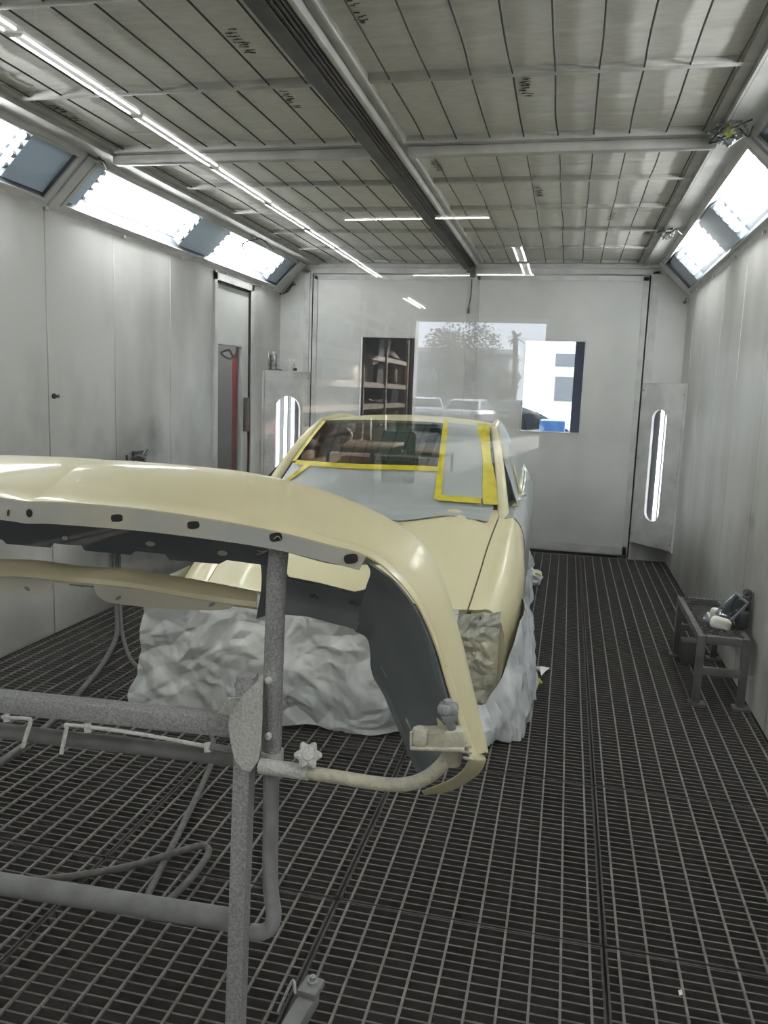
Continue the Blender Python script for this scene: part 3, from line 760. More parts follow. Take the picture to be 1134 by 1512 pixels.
# ------------------------------------------------------------------ bumper cover on the stand, seen from inside
BX = -1.06     # symmetry plane of the bumper
bump = thing('car_bumper', 'pale cream bumper cover hung on the paint stand, slotted flange and dark inside facing us', 'car bumper', (BX, 1.55, .80))
def sym(fn, name, m, **k):
    """build a piece and its mirror image as one mesh"""
    b = MB(); fn(b); vs = b.bm.verts[:]; fs = [[v for v in f.verts] for f in b.bm.faces]
    mp = {v: b.bm.verts.new((2 * BX - v.co.x, v.co.y, v.co.z)) for v in vs}
    for f in fs: b.face([mp[v] for v in reversed(f)])
    bmesh.ops.remove_doubles(b.bm, verts=b.bm.verts[:], dist=.0015)
    return b.build(name, m, bump, **k)
Nn = [(-1.059,1.42,1.298),(-1.017,1.42,1.301),(-0.971,1.42,1.302),(-0.82,1.42,1.301),(-0.676,1.42,1.292),(-0.537,1.42,1.278),(-0.429,1.42,1.26),(-0.348,1.42,1.244),(-0.292,1.418,1.208),(-0.246,1.414,1.158),(-0.211,1.41,1.092),(-0.185,1.405,1.021),(-0.164,1.4,0.968),(-0.145,1.398,0.917),(-0.136,1.396,0.893)]
Ss = [(-1.058,1.7,1.362),(-1.016,1.7,1.363),(-0.972,1.7,1.363),(-0.821,1.7,1.36),(-0.677,1.695,1.352),(-0.537,1.69,1.33),(-0.429,1.68,1.3),(-0.348,1.66,1.271),(-0.282,1.63,1.236),(-0.242,1.6,1.192),(-0.217,1.56,1.147),(-0.183,1.53,1.068),(-0.154,1.5,0.984),(-0.128,1.48,0.906),(-0.114,1.47,0.862)]
Nn = [Vector(p) for p in Nn]; Ss = [Vector(p) for p in Ss]
Nn[0].x = Ss[0].x = BX
n_ = len(Nn)
def outer(b):
    rows = []
    for i in range(n_):
        N, S = Nn[i], Ss[i]; d = S - N
        t = i / (n_ - 1); side = min(max((i - 5) / 5, 0), 1)
        up = Vector((.55 * side, -.15, 1 - .55 * side)).normalized()
        far = min(max((i - 8) / 5, 0), 1); back = Vector((-.02 - .06 * side, .16 - .09 * far, -.10 + .06 * side))
        fold = N + d * .16 - up * .004
        M = N + d * .55 + up * .016
        rows.append([N, fold, fold + d * .03 + up * .004, M, N + d * .82 + up * .014, S, S + back * .45 + up * .004, S + back, S + back * (1.7 - .6 * side) + Vector((0, 0, -.06 * (1 - side)))])
    R2 = []
    for j in range(9): R2.append(catmull([r[j] for r in rows], 4))
    b.grid([list(c) for c in zip(*R2)])
    b.thicken(.003)
sym(outer, 'outer_skin', 'cream', sharp=32)
# slotted upper flange
Fl = [Vector(p) for p in [(-1.057,1.415,1.256),(-1.015,1.415,1.259),(-0.968,1.415,1.26),(-0.818,1.415,1.26),(-0.673,1.415,1.255),(-0.534,1.415,1.246),(-0.426,1.415,1.23),(-0.36,1.415,1.219)]]
Fl[0].x = BX
def flange(b):
    up = catmull(Nn[:8], 10); lo = catmull(Fl, 10); m = len(up)
    hol = [(-1.058,1.418,1.277), (-0.861,1.418,1.281), (-0.696,1.418,1.279), (-0.526,1.418,1.268), (-0.377,1.418,1.239), (-1.107,1.418,1.274)]
    wid = [.008, .013, .013, .013, .013, .0035]; hei = [.008, .0075, .0075, .0085, .009, .009]
    pts = []
    for i in range(m):
        u, l = up[i] + Vector((0, -.0005, .001)), lo[i]; pts.append([u + (l - u) * t for t in fr(0, 1, 16)])
    # slots are cut by leaving out the cells they cover
    V = [[b.bm.verts.new(p) for p in r] for r in pts]
    for i in range(m - 1):
        for k in range(16): b.face([V[i][k], V[i + 1][k], V[i + 1][k + 1], V[i][k + 1]])
    b.thicken(.004)
sym(flange, 'mounting_flange', 'flange_grey', sharp=40)
def slots(b):
    for (c, w, h) in (((-0.857,1.412,1.282), .0125, .0075), ((-0.693,1.412,1.28), .0125, .0075), ((-0.524,1.412,1.269), .0125, .0085), ((-0.375,1.41,1.24), .0135, .009)):
        c = Vector(c); tl = Matrix.Rotation(-.12 - .25 * max(0, (c.x + .75)), 3, 'Y')
        P = []
        for k in range(24):
            a = 2 * PI * k / 24; q = 3.2
            x = w * abs(math.cos(a)) ** (2 / q) * (1 if math.cos(a) > 0 else -1); z = h * abs(math.sin(a)) ** (2 / q) * (1 if math.sin(a) > 0 else -1)
            P.append(c + tl @ Vector((x, 0, z)))
        b.prism(P, (0, .002, 0))
sym(slots, 'bolt_slot', 'black')
for c, w, h, r in (((-1.054,1.412,1.278), .0072, .0082, .0), ((-1.103,1.412,1.274), .003, .0085, .15)):
    b = MB(); c = Vector(c); b.prism([c + Matrix.Rotation(r, 3, 'Y') @ Vector((w * math.cos(2 * PI * k / 18), 0, h * math.sin(2 * PI * k / 18))) for k in range(18)], (0, .002, 0)); b.build('bolt_slot', 'black', bump)
# dark tabbed inner panel behind the flange
def tabs(b):
    tp = [Vector(p) for p in [(-1.059,1.55,1.245),(-1.024,1.55,1.246),(-1.017,1.55,1.246),(-0.904,1.55,1.245),(-0.894,1.55,1.246),(-0.824,1.55,1.242),(-0.814,1.55,1.241),(-0.699,1.55,1.237),(-0.682,1.55,1.235),(-0.615,1.55,1.229),(-0.582,1.55,1.223)]]
    bt = [Vector(p) for p in [(-1.06,1.55,1.189),(-1.025,1.55,1.19),(-1.017,1.55,1.179),(-0.905,1.55,1.179),(-0.895,1.55,1.188),(-0.824,1.55,1.187),(-0.813,1.55,1.175),(-0.699,1.55,1.176),(-0.682,1.55,1.186),(-0.615,1.55,1.183),(-0.582,1.55,1.182)]]
    tp[0].x = bt[0].x = BX
    b.grid([tp, [p + (q - p) * .5 + Vector((0, -.006, 0)) for p, q in zip(tp, bt)], bt]); b.thicken(.004)
sym(tabs, 'tabbed_inner_panel', 'plastic_black', sharp=45)
def tabholes(b):
    for c, w, h in (((-1.046,1.537,1.205), .007, .0045), ((-0.854,1.537,1.208), .011, .005), ((-0.688,1.537,1.201), .011, .0055)):
        c = Vector(c); c.x = BX if abs(c.x - BX) < .03 else c.x; b.prism([c + Vector((w * math.cos(2 * PI * k / 16), 0, h * math.sin(2 * PI * k / 16))) for k in range(16)], (0, .002, 0))
sym(tabholes, 'tab_hole', 'cream_dull')
# dark side liner sweeping down to the wheel arch end
def liner(b):
    top = [(-0.349,1.425,1.238),(-0.293,1.425,1.202),(-0.248,1.42,1.153),(-0.214,1.416,1.086),(-0.188,1.411,1.015),(-0.168,1.406,0.962),(-0.148,1.404,0.912),(-0.139,1.402,0.887)]
    mid = [(-0.39,1.6,1.137),(-0.352,1.6,1.093),(-0.32,1.6,1.04),(-0.286,1.6,0.969),(-0.258,1.6,0.908),(-0.235,1.6,0.854),(-0.214,1.6,0.804),(-0.2,1.6,0.771)]
    bot = [(-0.428,1.66,1.026),(-0.404,1.7,0.995),(-0.389,1.7,0.931),(-0.352,1.7,0.872),(-0.327,1.7,0.818),(-0.305,1.7,0.773),(-0.286,1.7,0.731),(-0.265,1.7,0.693)]
    t, m, l = catmull(top, 5), catmull(mid, 5), catmull(bot, 5)
    b.grid([list(c) for c in zip(*[catmull([x, x + (y - x) * .5 + Vector((.006, .02, .004)), y, z], 4) for x, y, z in zip(t, m, l)])])
    b.grid([l, [p + Vector((-.012, -.006, -.003)) * min(1, max(0, (i - 6) / 6)) for i, p in enumerate(l)]])
    b.thicken(.004)
sym(liner, 'inner_liner', 'plastic_dark', sharp=50)
def beam_(b):
    tp = [Vector(p) for p in [(-0.634,1.6,1.219),(-0.604,1.6,1.203),(-0.566,1.6,1.148),(-0.496,1.6,1.141),(-0.415,1.6,1.128),(-0.39,1.6,1.137)]]
    bt = [Vector(p) for p in [(-0.649,1.64,1.034),(-0.614,1.64,1.05),(-0.53,1.64,1.051),(-0.475,1.64,1.042),(-0.447,1.64,1.038),(-0.419,1.64,1.031)]]
    b.grid([[p + (q - p) * t + Vector((0, .03 * math.sin(PI * t), 0)) for p, q in zip(tp, bt)] for t in fr(0, 1, 8)]); b.thicken(.006)
    
sym(beam_, 'lower_beam', 'plastic_dark', sharp=50)
def clips(b):
    for c in ((-0.514,1.62,1.105), (-0.604,1.585,1.079), (-0.425,1.62,1.098)):
        b.ball(c, .006, 1.4, .6, .8, 8, 6); b.cyl(Vector(c) + Vector((.006, 0, 0)), Vector(c) + Vector((.014, -.004, -.004)), .003, 6)
sym(clips, 'clip', 'plastic_black')
def lslots(b):
    for c, a in (((-0.358,1.672,0.936), .95), ((-0.296,1.668,0.821), .95)):
        c = Vector(c); u = Vector((.45, 0, -.89)); w = Vector((.89, 0, .45))
        b.prism([c + u * (.015 * (1 if math.cos(2 * PI * k / 16) > 0 else -1) * .6 + .008 * math.cos(2 * PI * k / 16)) + w * .006 * math.sin(2 * PI * k / 16) for k in range(16)], (0, .002, 0))
sym(lslots, 'bolt_slot', 'film_grey')
# cream end lip at the wheel arch
def lip(b):
    o_ = catmull([(-0.193,1.412,1.051),(-0.145,1.398,0.917),(-0.135,1.396,0.893),(-0.136,1.4,0.881),(-0.147,1.42,0.851),(-0.17,1.45,0.816),(-0.207,1.5,0.771),(-0.247,1.56,0.724)], 5)
    i_ = catmull([(-0.187,1.43,1.05),(-0.131,1.43,0.91),(-0.11,1.44,0.875),(-0.109,1.44,0.863),(-0.119,1.45,0.836),(-0.146,1.47,0.801),(-0.187,1.51,0.756),(-0.238,1.56,0.716)], 5)
    b.grid([list(o_), [p + (q - p) * .5 + Vector((.002, -.006, 0)) for p, q in zip(o_, i_)], list(i_)]); b.thicken(.004)
sym(lip, 'arch_lip', 'cream', sharp=60)
# lower grille bar with rounded tabs
def lower(b):
    a1 = [Vector(p) for p in [(-1.064,1.6,1.125),(-1.011,1.6,1.127),(-0.926,1.6,1.129),(-0.761,1.6,1.117),(-0.634,1.6,1.105)]]
    a2 = [Vector(p) for p in [(-1.059,1.57,1.108),(-0.992,1.57,1.109),(-0.909,1.57,1.108),(-0.747,1.57,1.097),(-0.621,1.57,1.092)]]
    a1[0].x = a2[0].x = BX
    A, B_ = catmull(a1, 6), catmull(a2, 6)
    b.grid([[p + (q - p) * t + Vector((0, 0, .006 * math.sin(PI * t))) for p, q in zip(A, B_)] for t in fr(0, 1, 5)])
    b.grid([B_, [p + Vector((0, -.004, -.007)) for p in B_], [p + Vector((0, .002, -.012)) for p in B_]])
    b.thicken(.004)
sym(lower, 'grille_bar', 'cream', sharp=40)
def ltabs(b):
    for tp, bt in (([(-1.015,1.568,1.104),(-1.005,1.568,1.101),(-0.974,1.568,1.101),(-0.908,1.568,1.101),(-0.81,1.568,1.096),(-0.698,1.568,1.091),(-0.675,1.568,1.09),(-0.624,1.568,1.088)], [(-1.011,1.565,1.1),(-1.001,1.565,1.077),(-0.978,1.565,1.064),(-0.943,1.565,1.06),(-0.825,1.565,1.06),(-0.697,1.565,1.07),(-0.67,1.565,1.083),(-0.621,1.565,1.083)]),):
        b.grid([catmull(tp, 4), catmull(bt, 4)])
    b.thicken(.003)
sym(ltabs, 'mounting_tab', 'cream_dull', sharp=50)
def ltabh(b):
    for c in ((-0.945,1.558,1.075), (-0.722,1.558,1.081)):
        c = Vector(c); b.prism([c + Vector((.0065 * math.cos(2 * PI * k / 16), 0, .004 * math.sin(2 * PI * k / 16) + .003 * math.cos(2 * PI * k / 16))) for k in range(16)], (0, .003, 0))
sym(ltabh, 'tab_hole', 'plastic_dark')
def bridge(b):
    p = [Vector(q) for q in [(-1.066,1.6,1.103),(-1.049,1.6,1.103),(-1.03,1.6,1.103)]]; q = [Vector(q) for q in [(-1.067,1.6,1.08),(-1.05,1.6,1.082),(-1.029,1.6,1.082)]]
    p[0].x = q[0].x = BX
    b.grid([p, q]); b.thicken(.004)
sym(bridge, 'rear_bridge', 'plastic_dark')
# ------------------------------------------------------------------ paint stand
st = thing('paint_stand', 'grey tube stand crusted with overspray, carrying the bumper', 'stand', (-.60, 1.42, 0))
SX = -1.06
pA, pB = Vector((-0.581,1.42,0.799)), Vector((-.603, 1.42, .03))
def both(fn, name, m, **k):
    """right-hand piece, and the same piece mirrored to the left end of the stand"""
    for s in (0, 1):
        b = MB(); fn(b)
        if s:
            for v in b.bm.verts: v.co.x = 2 * SX - v.co.x
        o = b.build(name, m, st, **k)
both(lambda b: b.bar(pB, pA + Vector((0, 0, .19)), .036, .036, (0, 1, 0), .004), 'post', 'stand_grey')
both(lambda b: b.tube([(-0.534,1.46,1.24), (-0.535,1.455,1.205), (-0.535,1.45,1.165), (-0.538,1.45,0.989), (-0.539,1.45,0.82)], .0195, 16), 'riser_tube', 'stand_grey')
both(lambda b: b.tube([(-0.539,1.45,0.827), (-0.539,1.45,0.688), (-0.538,1.45,0.552), (-0.534,1.45,0.499), (-0.529,1.45,0.469), (-0.533,1.45,0.436), (-0.552,1.45,0.417), (-0.577,1.45,0.412)], .0165, 14), 'lower_riser', 'stand_smooth')
both(lambda b: b.cyl((-0.539,1.45,0.824), (-0.539,1.45,0.804), .024, 20), 'collar', 'stand_light')
# crossbars
b = MB(); b.bar((-0.607,1.44,0.871), (2 * SX - (-0.607,1.44,0.871)[0], 1.40, (-1.145,1.42,0.867)[2] - .004), .042, .040, (0, 0, 1), .005); b.build('upper_crossbar', 'stand_grey', st)
b = MB(); b.cyl((-0.613,1.47,0.786), (2 * SX - (-0.613,1.47,0.786)[0], 1.46, (-1.188,1.47,0.765)[2]), .017, 18); b.build('middle_crossbar', 'stand_dark', st)
b = MB(); b.cyl((-0.603,1.44,0.439), (2 * SX - (-0.603,1.44,0.439)[0], 1.40, (-1.162,1.42,0.438)[2]), .0235, 18); b.build('lower_crossbar', 'stand_dark', st)
# half-moon bracket plate
pl_ = [(-0.548,1.4,0.991), (-0.585,1.4,0.948), (-0.606,1.4,0.918), (-0.609,1.4,0.889), (-0.604,1.4,0.855), (-0.596,1.4,0.822), (-0.578,1.4,0.802), (-0.562,1.4,0.8), (-0.547,1.4,0.824), (-0.542,1.4,0.856), (-0.54,1.4,0.926)]
both(lambda b: b.prism(pl_, (0, -.006, 0)), 'bracket_plate', 'stand_light')
both(lambda b: b.prism([(-0.604,1.395,0.914), (-0.615,1.36,0.93), (-0.598,1.37,0.958), (-0.583,1.395,0.952)], (0, -.007, 0)), 'bracket_lug', 'stand_light')
def topcap(b):
    b.bar((-0.59,1.43,0.978), (-0.588,1.43,0.931), .028, .028, (0, 1, 0), .003); b.cyl((-0.606,1.425,0.961), (-0.598,1.425,0.963), .009, 10)
both(topcap, 'hook_stub', 'stand_dark')
both(lambda b: b.bar((-0.532,1.427,0.997), (-0.529,1.427,0.84), .020, .005, (0, 1, 0), .001), 'clamp_strap', 'stand_grey')
def bolts(b):
    for c in ((-0.536,1.42,0.983), (-0.534,1.42,0.868)): b.lathe(c, [(.0075, 0), (.0075, .006), (.005, .010), (0.001, .011)], 12, (0, -1, 0))
both(bolts, 'bolt', 'stand_light')
# support arm with knob and end clamp
both(lambda b: b.cyl((-0.548,1.41,0.807), (-0.447,1.41,0.808), .0155, 18), 'arm_sleeve', 'stand_light')
both(lambda b: b.tube([(-0.455,1.41,0.808), (-0.386,1.41,0.807), (-0.305,1.41,0.806), (-0.253,1.412,0.812), (-0.216,1.418,0.828), (-0.189,1.424,0.854), (-0.177,1.43,0.877), (-0.171,1.43,0.897)], .0135, 14), 'support_arm', 'stand_cream')
def star(b, c, ax, r, h):
    c = Vector(c); u, v = basis(Vector(ax)); ax = Vector(ax).normalized(); L = []
    for z, q in ((0, .8), (h * .25, 1.), (h * .75, 1.), (h, .8)):
        L.append([c + ax * z + (u * math.cos(t) + v * math.sin(t)) * r * q * (1 + .17 * math.cos(6 * t)) for t in [2 * PI * k / 48 for k in range(48)]])
    b.loft(L); b.lathe(c + ax * h, [(r * .55, 0), (r * .5, h * .35), (r * .2, h * .5)], 14, ax)
both(lambda b: (star(b, (-0.449,1.41,0.842), (.2, -.7, .55), .0235, .014), b.cyl((-0.455,1.43,0.824), (-0.457,1.415,0.814), .009, 10)), 'star_knob', 'stand_light')
def pads(b):
    b.bar((-0.241,1.385,0.92), (-0.143,1.39,0.932), .036, .034, (0, 0, 1), .007)
    b.bar((-0.24,1.365,0.908), (-0.142,1.37,0.916), .012, .006, (0, 0, 1), .002); b.box((-0.223,1.375,0.928), (.030, .03, .038), None, .010); b.bar((-0.24,1.366,0.939), (-0.239,1.366,0.907), .005, .006, (0, 1, 0), .001)
    for d in (-4, 3): b.bar(Vector((-0.206,1.364,0.942)) + Vector((0, 0, d * .0012)), Vector((-0.181,1.368,0.944)) + Vector((0, 0, d * .0012)), .003, .003)
both(pads, 'clamp_jaw', 'stand_cream')
both(lambda b: (b.cyl((-0.171,1.43,0.897), (-0.17,1.43,0.856), .024, 16, .016)), 'clamp_seat', 'stand_cream')
both(lambda b: (b.cyl((-0.168,1.385,0.941), (-0.176,1.38,0.978), .009, 12), b.cyl((-0.173,1.38,0.963), (-0.174,1.38,0.977), .013, 12, .017), star(b, (-0.176,1.38,0.977), (-.06, 0, 1), .018, .018)), 'clamp_knob', 'stand_smooth')
def finger(b):
    for y in (1100, 1109, 1118): b.bar(pl4[y][0], pl4[y][1], .006, .005, (0, 0, 1), .0015)
pl4 = {1100: ((-0.153,1.39,0.914), (-0.131,1.392,0.913)), 1109: ((-0.149,1.39,0.903), (-0.13,1.392,0.902)), 1118: ((-0.146,1.39,0.892), (-0.128,1.392,0.888))}
both(finger, 'clamp_fingers', 'cream_dull')
# pull rods with hooks under the upper bar
def rodl(b):
    b.tube([(-1.12,1.395,0.84), (-1.061,1.395,0.845), (-1.052,1.393,0.84), (-1.057,1.388,0.817), (-1.063,1.38,0.787)], .0042, 8, n=4); b.cyl((-1.114,1.4,0.847), (-1.11,1.395,0.831), .007, 10)
b = MB(); rodl(b); b.build('pull_rod', 'stand_light', st)
def rodr(b):
    b.tube([(-0.648,1.4,0.837), (-0.812,1.397,0.845), (-0.959,1.395,0.844), (-0.966,1.393,0.838), (-0.969,1.388,0.817), (-0.972,1.38,0.786)], .0042, 8, n=4)
    for c, e in (((-0.923,1.4,0.851), (-0.919,1.395,0.833)), ((-0.656,1.4,0.845), (-0.653,1.397,0.828))): b.cyl(c, e, .0075, 10)
b = MB(); rodr(b); b.build('pull_rod', 'stand_light', st)
b = MB(); p0, p1 = Vector((-0.651,1.4,0.837)), Vector((-0.604,1.41,0.832)); d = p1 - p0; u, v = basis(d)
b.tube([p0 + d * t / 120 + (u * math.cos(t * .9) + v * math.sin(t * .9)) * .007 for t in range(121)], .0018, 5, smooth=False); b.build('spring', 'stand_dark', st)
# base feet
def foot(b):
    b.bar((-.60, .98, .045), (-.53, 1.74, .045), .045, .04, (0, 0, 1), .005); b.bar((-.533, 1.70, .07), (-.525, 1.76, .07), .05, .02, (0, 0, 1), .004)
both(foot, 'foot', 'stand_dark')
both(lambda b: (b.lathe((-.527, 1.735, .078), [(.014, 0), (.014, .01), (.008, .011), (.008, .022), (.002, .024)], 6, (0, 0, 1)), b.tube([(-.56, 1.70, .07), (-.575, 1.725, .085), (-.59, 1.70, .05), (-.60, 1.69, .02)], .004, 6)), 'foot_bolt', 'stand_grey')
b = MB()
b.tube([(-0.523,1.43,1.249), (-0.538,1.425,1.253), (-0.541,1.42,1.242), (-0.555,1.42,1.237), (-0.563,1.42,1.239)], .0011, 5); b.tube([(-0.541,1.42,1.242), (-0.552,1.418,1.235), (-0.565,1.42,1.231)], .001, 5)
b.tube([(-0.527,1.41,1.266), (-0.517,1.408,1.272), (-0.515,1.415,1.26), (-0.531,1.42,1.248), (-0.539,1.42,1.242)], .0011, 5)
b.build('tie_wire', 'metal', st)

# ------------------------------------------------------------------ bench and respirator by the right wall
bn_ = thing('bench', 'low grey steel bench with expanded-metal top against the right wall', 'bench', (.85, 4.65, 0))
x0, x1, y0, y1, zt = .742, .958, 4.25, 5.06, .372
b = MB()
for (a, c) in (((x0, y0 + .02, zt - .02), (x0, y1 - .02, zt - .02)), ((x1, y0 + .02, zt - .02), (x1, y1 - .02, zt - .02))): b.bar(a, c, .035, .04, (0, 0, 1), .003)
for y in (y0, y1): b.bar((x0 + .02, y, zt - .02), (x1 - .02, y, zt - .02), .035, .04, (0, 0, 1), .003)
b.build('top_frame', 'bench_steel', bn_)
b = MB(); R = 36
for r in range(R):
    y = y0 + .02 + (y1 - y0 - .04) * r / (R - 1); m = 18
    pts = [Vector((x0 + .01 + (x1 - x0 - .02) * k / m, y + .010 * (1 if (k + r) % 2 else -1), zt + .002)) for k in range(m + 1)]
    b.tube(pts, .0028, 5, smooth=False)
b.build('mesh_top', 'bench_steel', bn_)
for x in (x0, x1):
    for y in (y0, y1):
        b = MB(); b.bar((x, y, .012), (x, y, zt), .036, .036, (0, 1, 0), .003); l = b.build('leg', 'bench_steel', bn_)
        b = MB(); b.box((x + .005, y, .006), (.085, .07, .012), bev=.002); b.build('foot_plate', 'bench_steel', l)
for y in (y0, y1):
    b = MB(); b.bar((x0 + .018, y, .185), (x1 - .018, y, .185), .028, .04, (0, 0, 1), .003); b.build('stretcher', 'bench_steel', bn_)
b = MB(); b.box((.80, 4.96, .07), (.10, .12, .14), bev=.01); tag(b.build('tin_box', 'hose_dark'), 'small dark box on the grating under the far end of the steel bench', 'box')
rp = thing('respirator', 'full face respirator with clear visor and white filter lying on the steel bench', 'respirator', (.90, 4.48, .375))
b = MB()
c0 = Vector((.915, 4.47, .455))
# facepiece axis: from mouth (low, left) to forehead (high, right against wall)
ax = Vector((.09, .02, .11)).normalized(); sd_ = Vector((0.12, -1, 0)).normalized(); nz = ax.cross(sd_).normalized()
if nz.x > 0: nz = -nz
def vis(a, t, r=1.):  # a -1..1 across, t -1..1 along the axis
    w = .078 * (1 - .28 * max(0, -t) ** 2) ; ang = a * 1.25
    return c0 + ax * (.085 * t) + sd_ * (math.sin(ang) * w * r) + nz * ((math.cos(ang) - .35) * .085 * r * (1 - .12 * t * t))
b.grid([[vis(a, t) for a in fr(-1, 1, 18)] for t in fr(-.95, 1, 12)]); b.thicken(.002); b.build('visor', 'clear_visor', rp)
b = MB(); b.tube([vis(a, 1.02) for a in fr(-1, 1, 14)] + [vis(1, t) for t in fr(.9, -.9, 8)] + [vis(a, -1.0) for a in fr(1, -1, 14)] + [vis(-1, t) for t in fr(-.9, .9, 8)], .0075, 8, n=2, closed=True); b.build('visor_frame', 'mask_grey', rp)
b = MB(); b.grid([[vis(a, t, .72) - nz * .004 for a in fr(-1, 1, 14)] for t in fr(-.9, .85, 8)]); b.thicken(.006); b.build('face_seal', 'mask_dark', rp)
b = MB(); b.ball(vis(0, -1.05) + nz * -.005 - ax * .012, .042, 1.0, 1.15, .85, 14, 10); b.build('nose_cup', 'mask_grey', rp)
b = MB(); b.tube([vis(-.55, -1.25) + nz * .02, vis(0, -1.45) + nz * .035, vis(.5, -1.25) + nz * .03, vis(.2, -1.05) + nz * .04, vis(-.4, -1.1) + nz * .03], .007, 8, closed=True); b.build('valve_cover', 'white_plastic', rp)
b = MB(); cc = Vector((0.855,4.4,0.4)); b.box(cc, (.105, .05, .070), Matrix.Rotation(.22, 3, 'Y'), bev=.024, seg=4); b.build('filter_cartridge', 'white_plastic', rp)
b = MB(); cc = Vector((.87, 4.56, .41)); b.box(cc, (.09, .05, .062), Matrix.Rotation(.22, 3, 'Y'), bev=.022, seg=4); b.build('filter_cartridge', 'white_plastic', rp)
b = MB()
for k in range(4): b.tube([(.955, 4.43 + .02 * k, .55 - .02 * k), (.985, 4.42 + .02 * k, .53 - .05 * k), (.98, 4.44 + .02 * k, .44), (.965, 4.40 + .03 * k, .395)], .009, 6)
b.ball((.978, 4.46, .565), .022, .8, 1.2, .9, 10, 8); b.box((.965, 4.45, .43), (.05, .13, .11), bev=.02)
b.build('head_strap', 'mask_dark', rp)
b = MB(); b.tube([(.965, 4.44, .56), (.985, 4.43, .58), (.99, 4.42, .55), (.985, 4.42, .50), (.99, 4.43, .47)], .010, 8); b.build('buckle', 'strap', rp)
# ------------------------------------------------------------------ things on the left corner lamp
zt = 1.718
def can(x, y, lab):
    t = thing('spray_can', lab, 'spray can', (x, y, zt), 'spray cans on the corner lamp cabinet')
    b = MB(); b.lathe((x, y, zt), [(.030, 0), (.032, .004), (.032, .135), (.031, .142)], 22); b.build('can_body', 'can_body', t)
    b = MB(); b.lathe((x, y, zt), [(.031, .142), (.026, .152), (.016, .160)], 20); b.build('dome', 'metal', t)
    b = MB(); b.lathe((x, y, zt), [(.017, .158), (.017, .176), (.014, .184)], 14); b.build('cap', 'white_plastic', t)
can(*(-3.002,7.78,1.677)[:2], 'left of the two grey label spray cans standing on corner lamp cabinet')
can(*(-2.944,7.8,1.679)[:2], 'right of the two grey label spray cans standing on corner lamp cabinet')
p = (-2.802,7.93,1.68); bo = thing('bottle', 'grey squat plastic bottle with two stub necks on corner lamp cabinet', 'bottle', (p[0], p[1], zt))
b = MB(); b.lathe((p[0], p[1], zt), [(.036, 0), (.039, .006), (.039, .070), (.036, .082), (.020, .094)], 20); b.build('bottle_body', 'bottle', bo)
b = MB(); b.cyl((p[0] - .014, p[1], zt + .088), (p[0] - .014, p[1], zt + .125), .008, 10); b.cyl((p[0] + .018, p[1], zt + .088), (p[0] + .02, p[1], zt + .118), .009, 10); b.build('neck', 'white_plastic', bo)
p = (-2.747,7.9,1.681); b = MB(); b.lathe((p[0], p[1] - .01, zt), [(.018, 0), (.019, .004), (.019, .024), (.015, .028)], 16); tag(b.build('bung', 'black'), 'small black cap in front of the grey bottle on corner lamp cabinet', 'cap')
p = (-2.904,7.85,1.682); b = MB(); b.box((p[0], p[1], zt + .006), (.045, .035, .012), bev=.004); tag(b.build('lid', 'mask_grey'), 'flat grey lid lying between spray cans and bottle on corner cabinet', 'lid')
# ------------------------------------------------------------------ hooks, hoses, cords on the left wall
hk = thing('hose_hook', 'black twisted metal hose hook on the left wall above the bumper', 'hook', (-2.97,5.194,0.946))
b = MB()
for L in ([(-2.94,4.981,1.049),(-2.94,4.989,0.993),(-2.94,5.005,0.945)], [(-2.92,4.99,1.003),(-2.92,5.035,1.028),(-2.92,5.108,1.037),(-2.92,5.154,1.038),(-2.92,5.201,1.059),(-2.92,5.24,1.071)], [(-2.91,5.009,1.026),(-2.91,5.081,1.02),(-2.91,5.136,1.031),(-2.91,5.202,1.041),(-2.91,5.241,1.072)], [(-2.9,5.091,1.034),(-2.9,5.146,1.002),(-2.9,5.202,0.959),(-2.9,5.221,0.918)]): b.tube(L, .008, 8)
b.build('hook_bar', 'track_dark', hk)
b = MB(); b.box((-2.975,5.194,1.013), (.03, .12, .10), bev=.004); b.build('wall_plate', 'hose_dark', hk)
b = MB(); b.lathe((-2.985,4.252,1.448), [(.016, 0), (.016, .01), (.008, .014), (.008, .03), (.012, .034)], 12, (1, 0, 0)); tag(b.build('wall_fitting', 'hose_dark'), 'small dark knob on the left wall panel above the bumper', 'wall fitting')
h1 = thing('air_hose', 'grey air hose dropping from the left wall and running on gratings to the left edge', 'hose', (-2.862,4.706,0.012))
b = MB(); b.tube([(-2.92,5.126,1.031), (-2.93,4.942,0.829), (-2.94,4.831,0.516), (-2.945,4.824,0.235), (-2.863,4.7,0.037), (-2.601,4.267,0.014), (-2.389,3.767,0.012), (-2.249,3.286,0.012), (-2.183,3.015,0.012), (-2.144,2.728,0.012), (-2.137,2.414,0.012)], .0155, 10, n=8); b.build('hose_run', 'hose', h1)
h2 = thing('air_hose', 'grey air hose curling under the bumper stand, looped on gratings in the foreground', 'hose', (-1.241,2.503,0.012))
b = MB(); b.tube([(-2.9,5.156,1.02), (-2.915,4.959,0.781), (-2.925,4.856,0.466), (-2.93,4.858,0.181), (-2.802,4.65,0.056), (-2.567,4.279,0.014), (-2.243,3.851,0.012), (-1.911,3.595,0.012), (-1.558,3.278,0.012), (-1.381,3.012,0.012), (-1.316,2.819,0.012), (-1.227,2.421,0.012), (-1.172,2.155,0.012), (-1.135,2.003,0.013), (-1.088,1.943,0.014), (-1.069,2.005,0.02), (-1.051,2.122,0.024), (-1.053,2.253,0.028), (-1.08,2.291,0.03), (-1.122,2.271,0.03), (-1.248,2.138,0.028), (-1.39,2.059,0.016), (-1.49,2.015,0.012), (-1.668,1.921,0.012)], .0115, 10, n=8); b.build('hose_run', 'hose', h2)
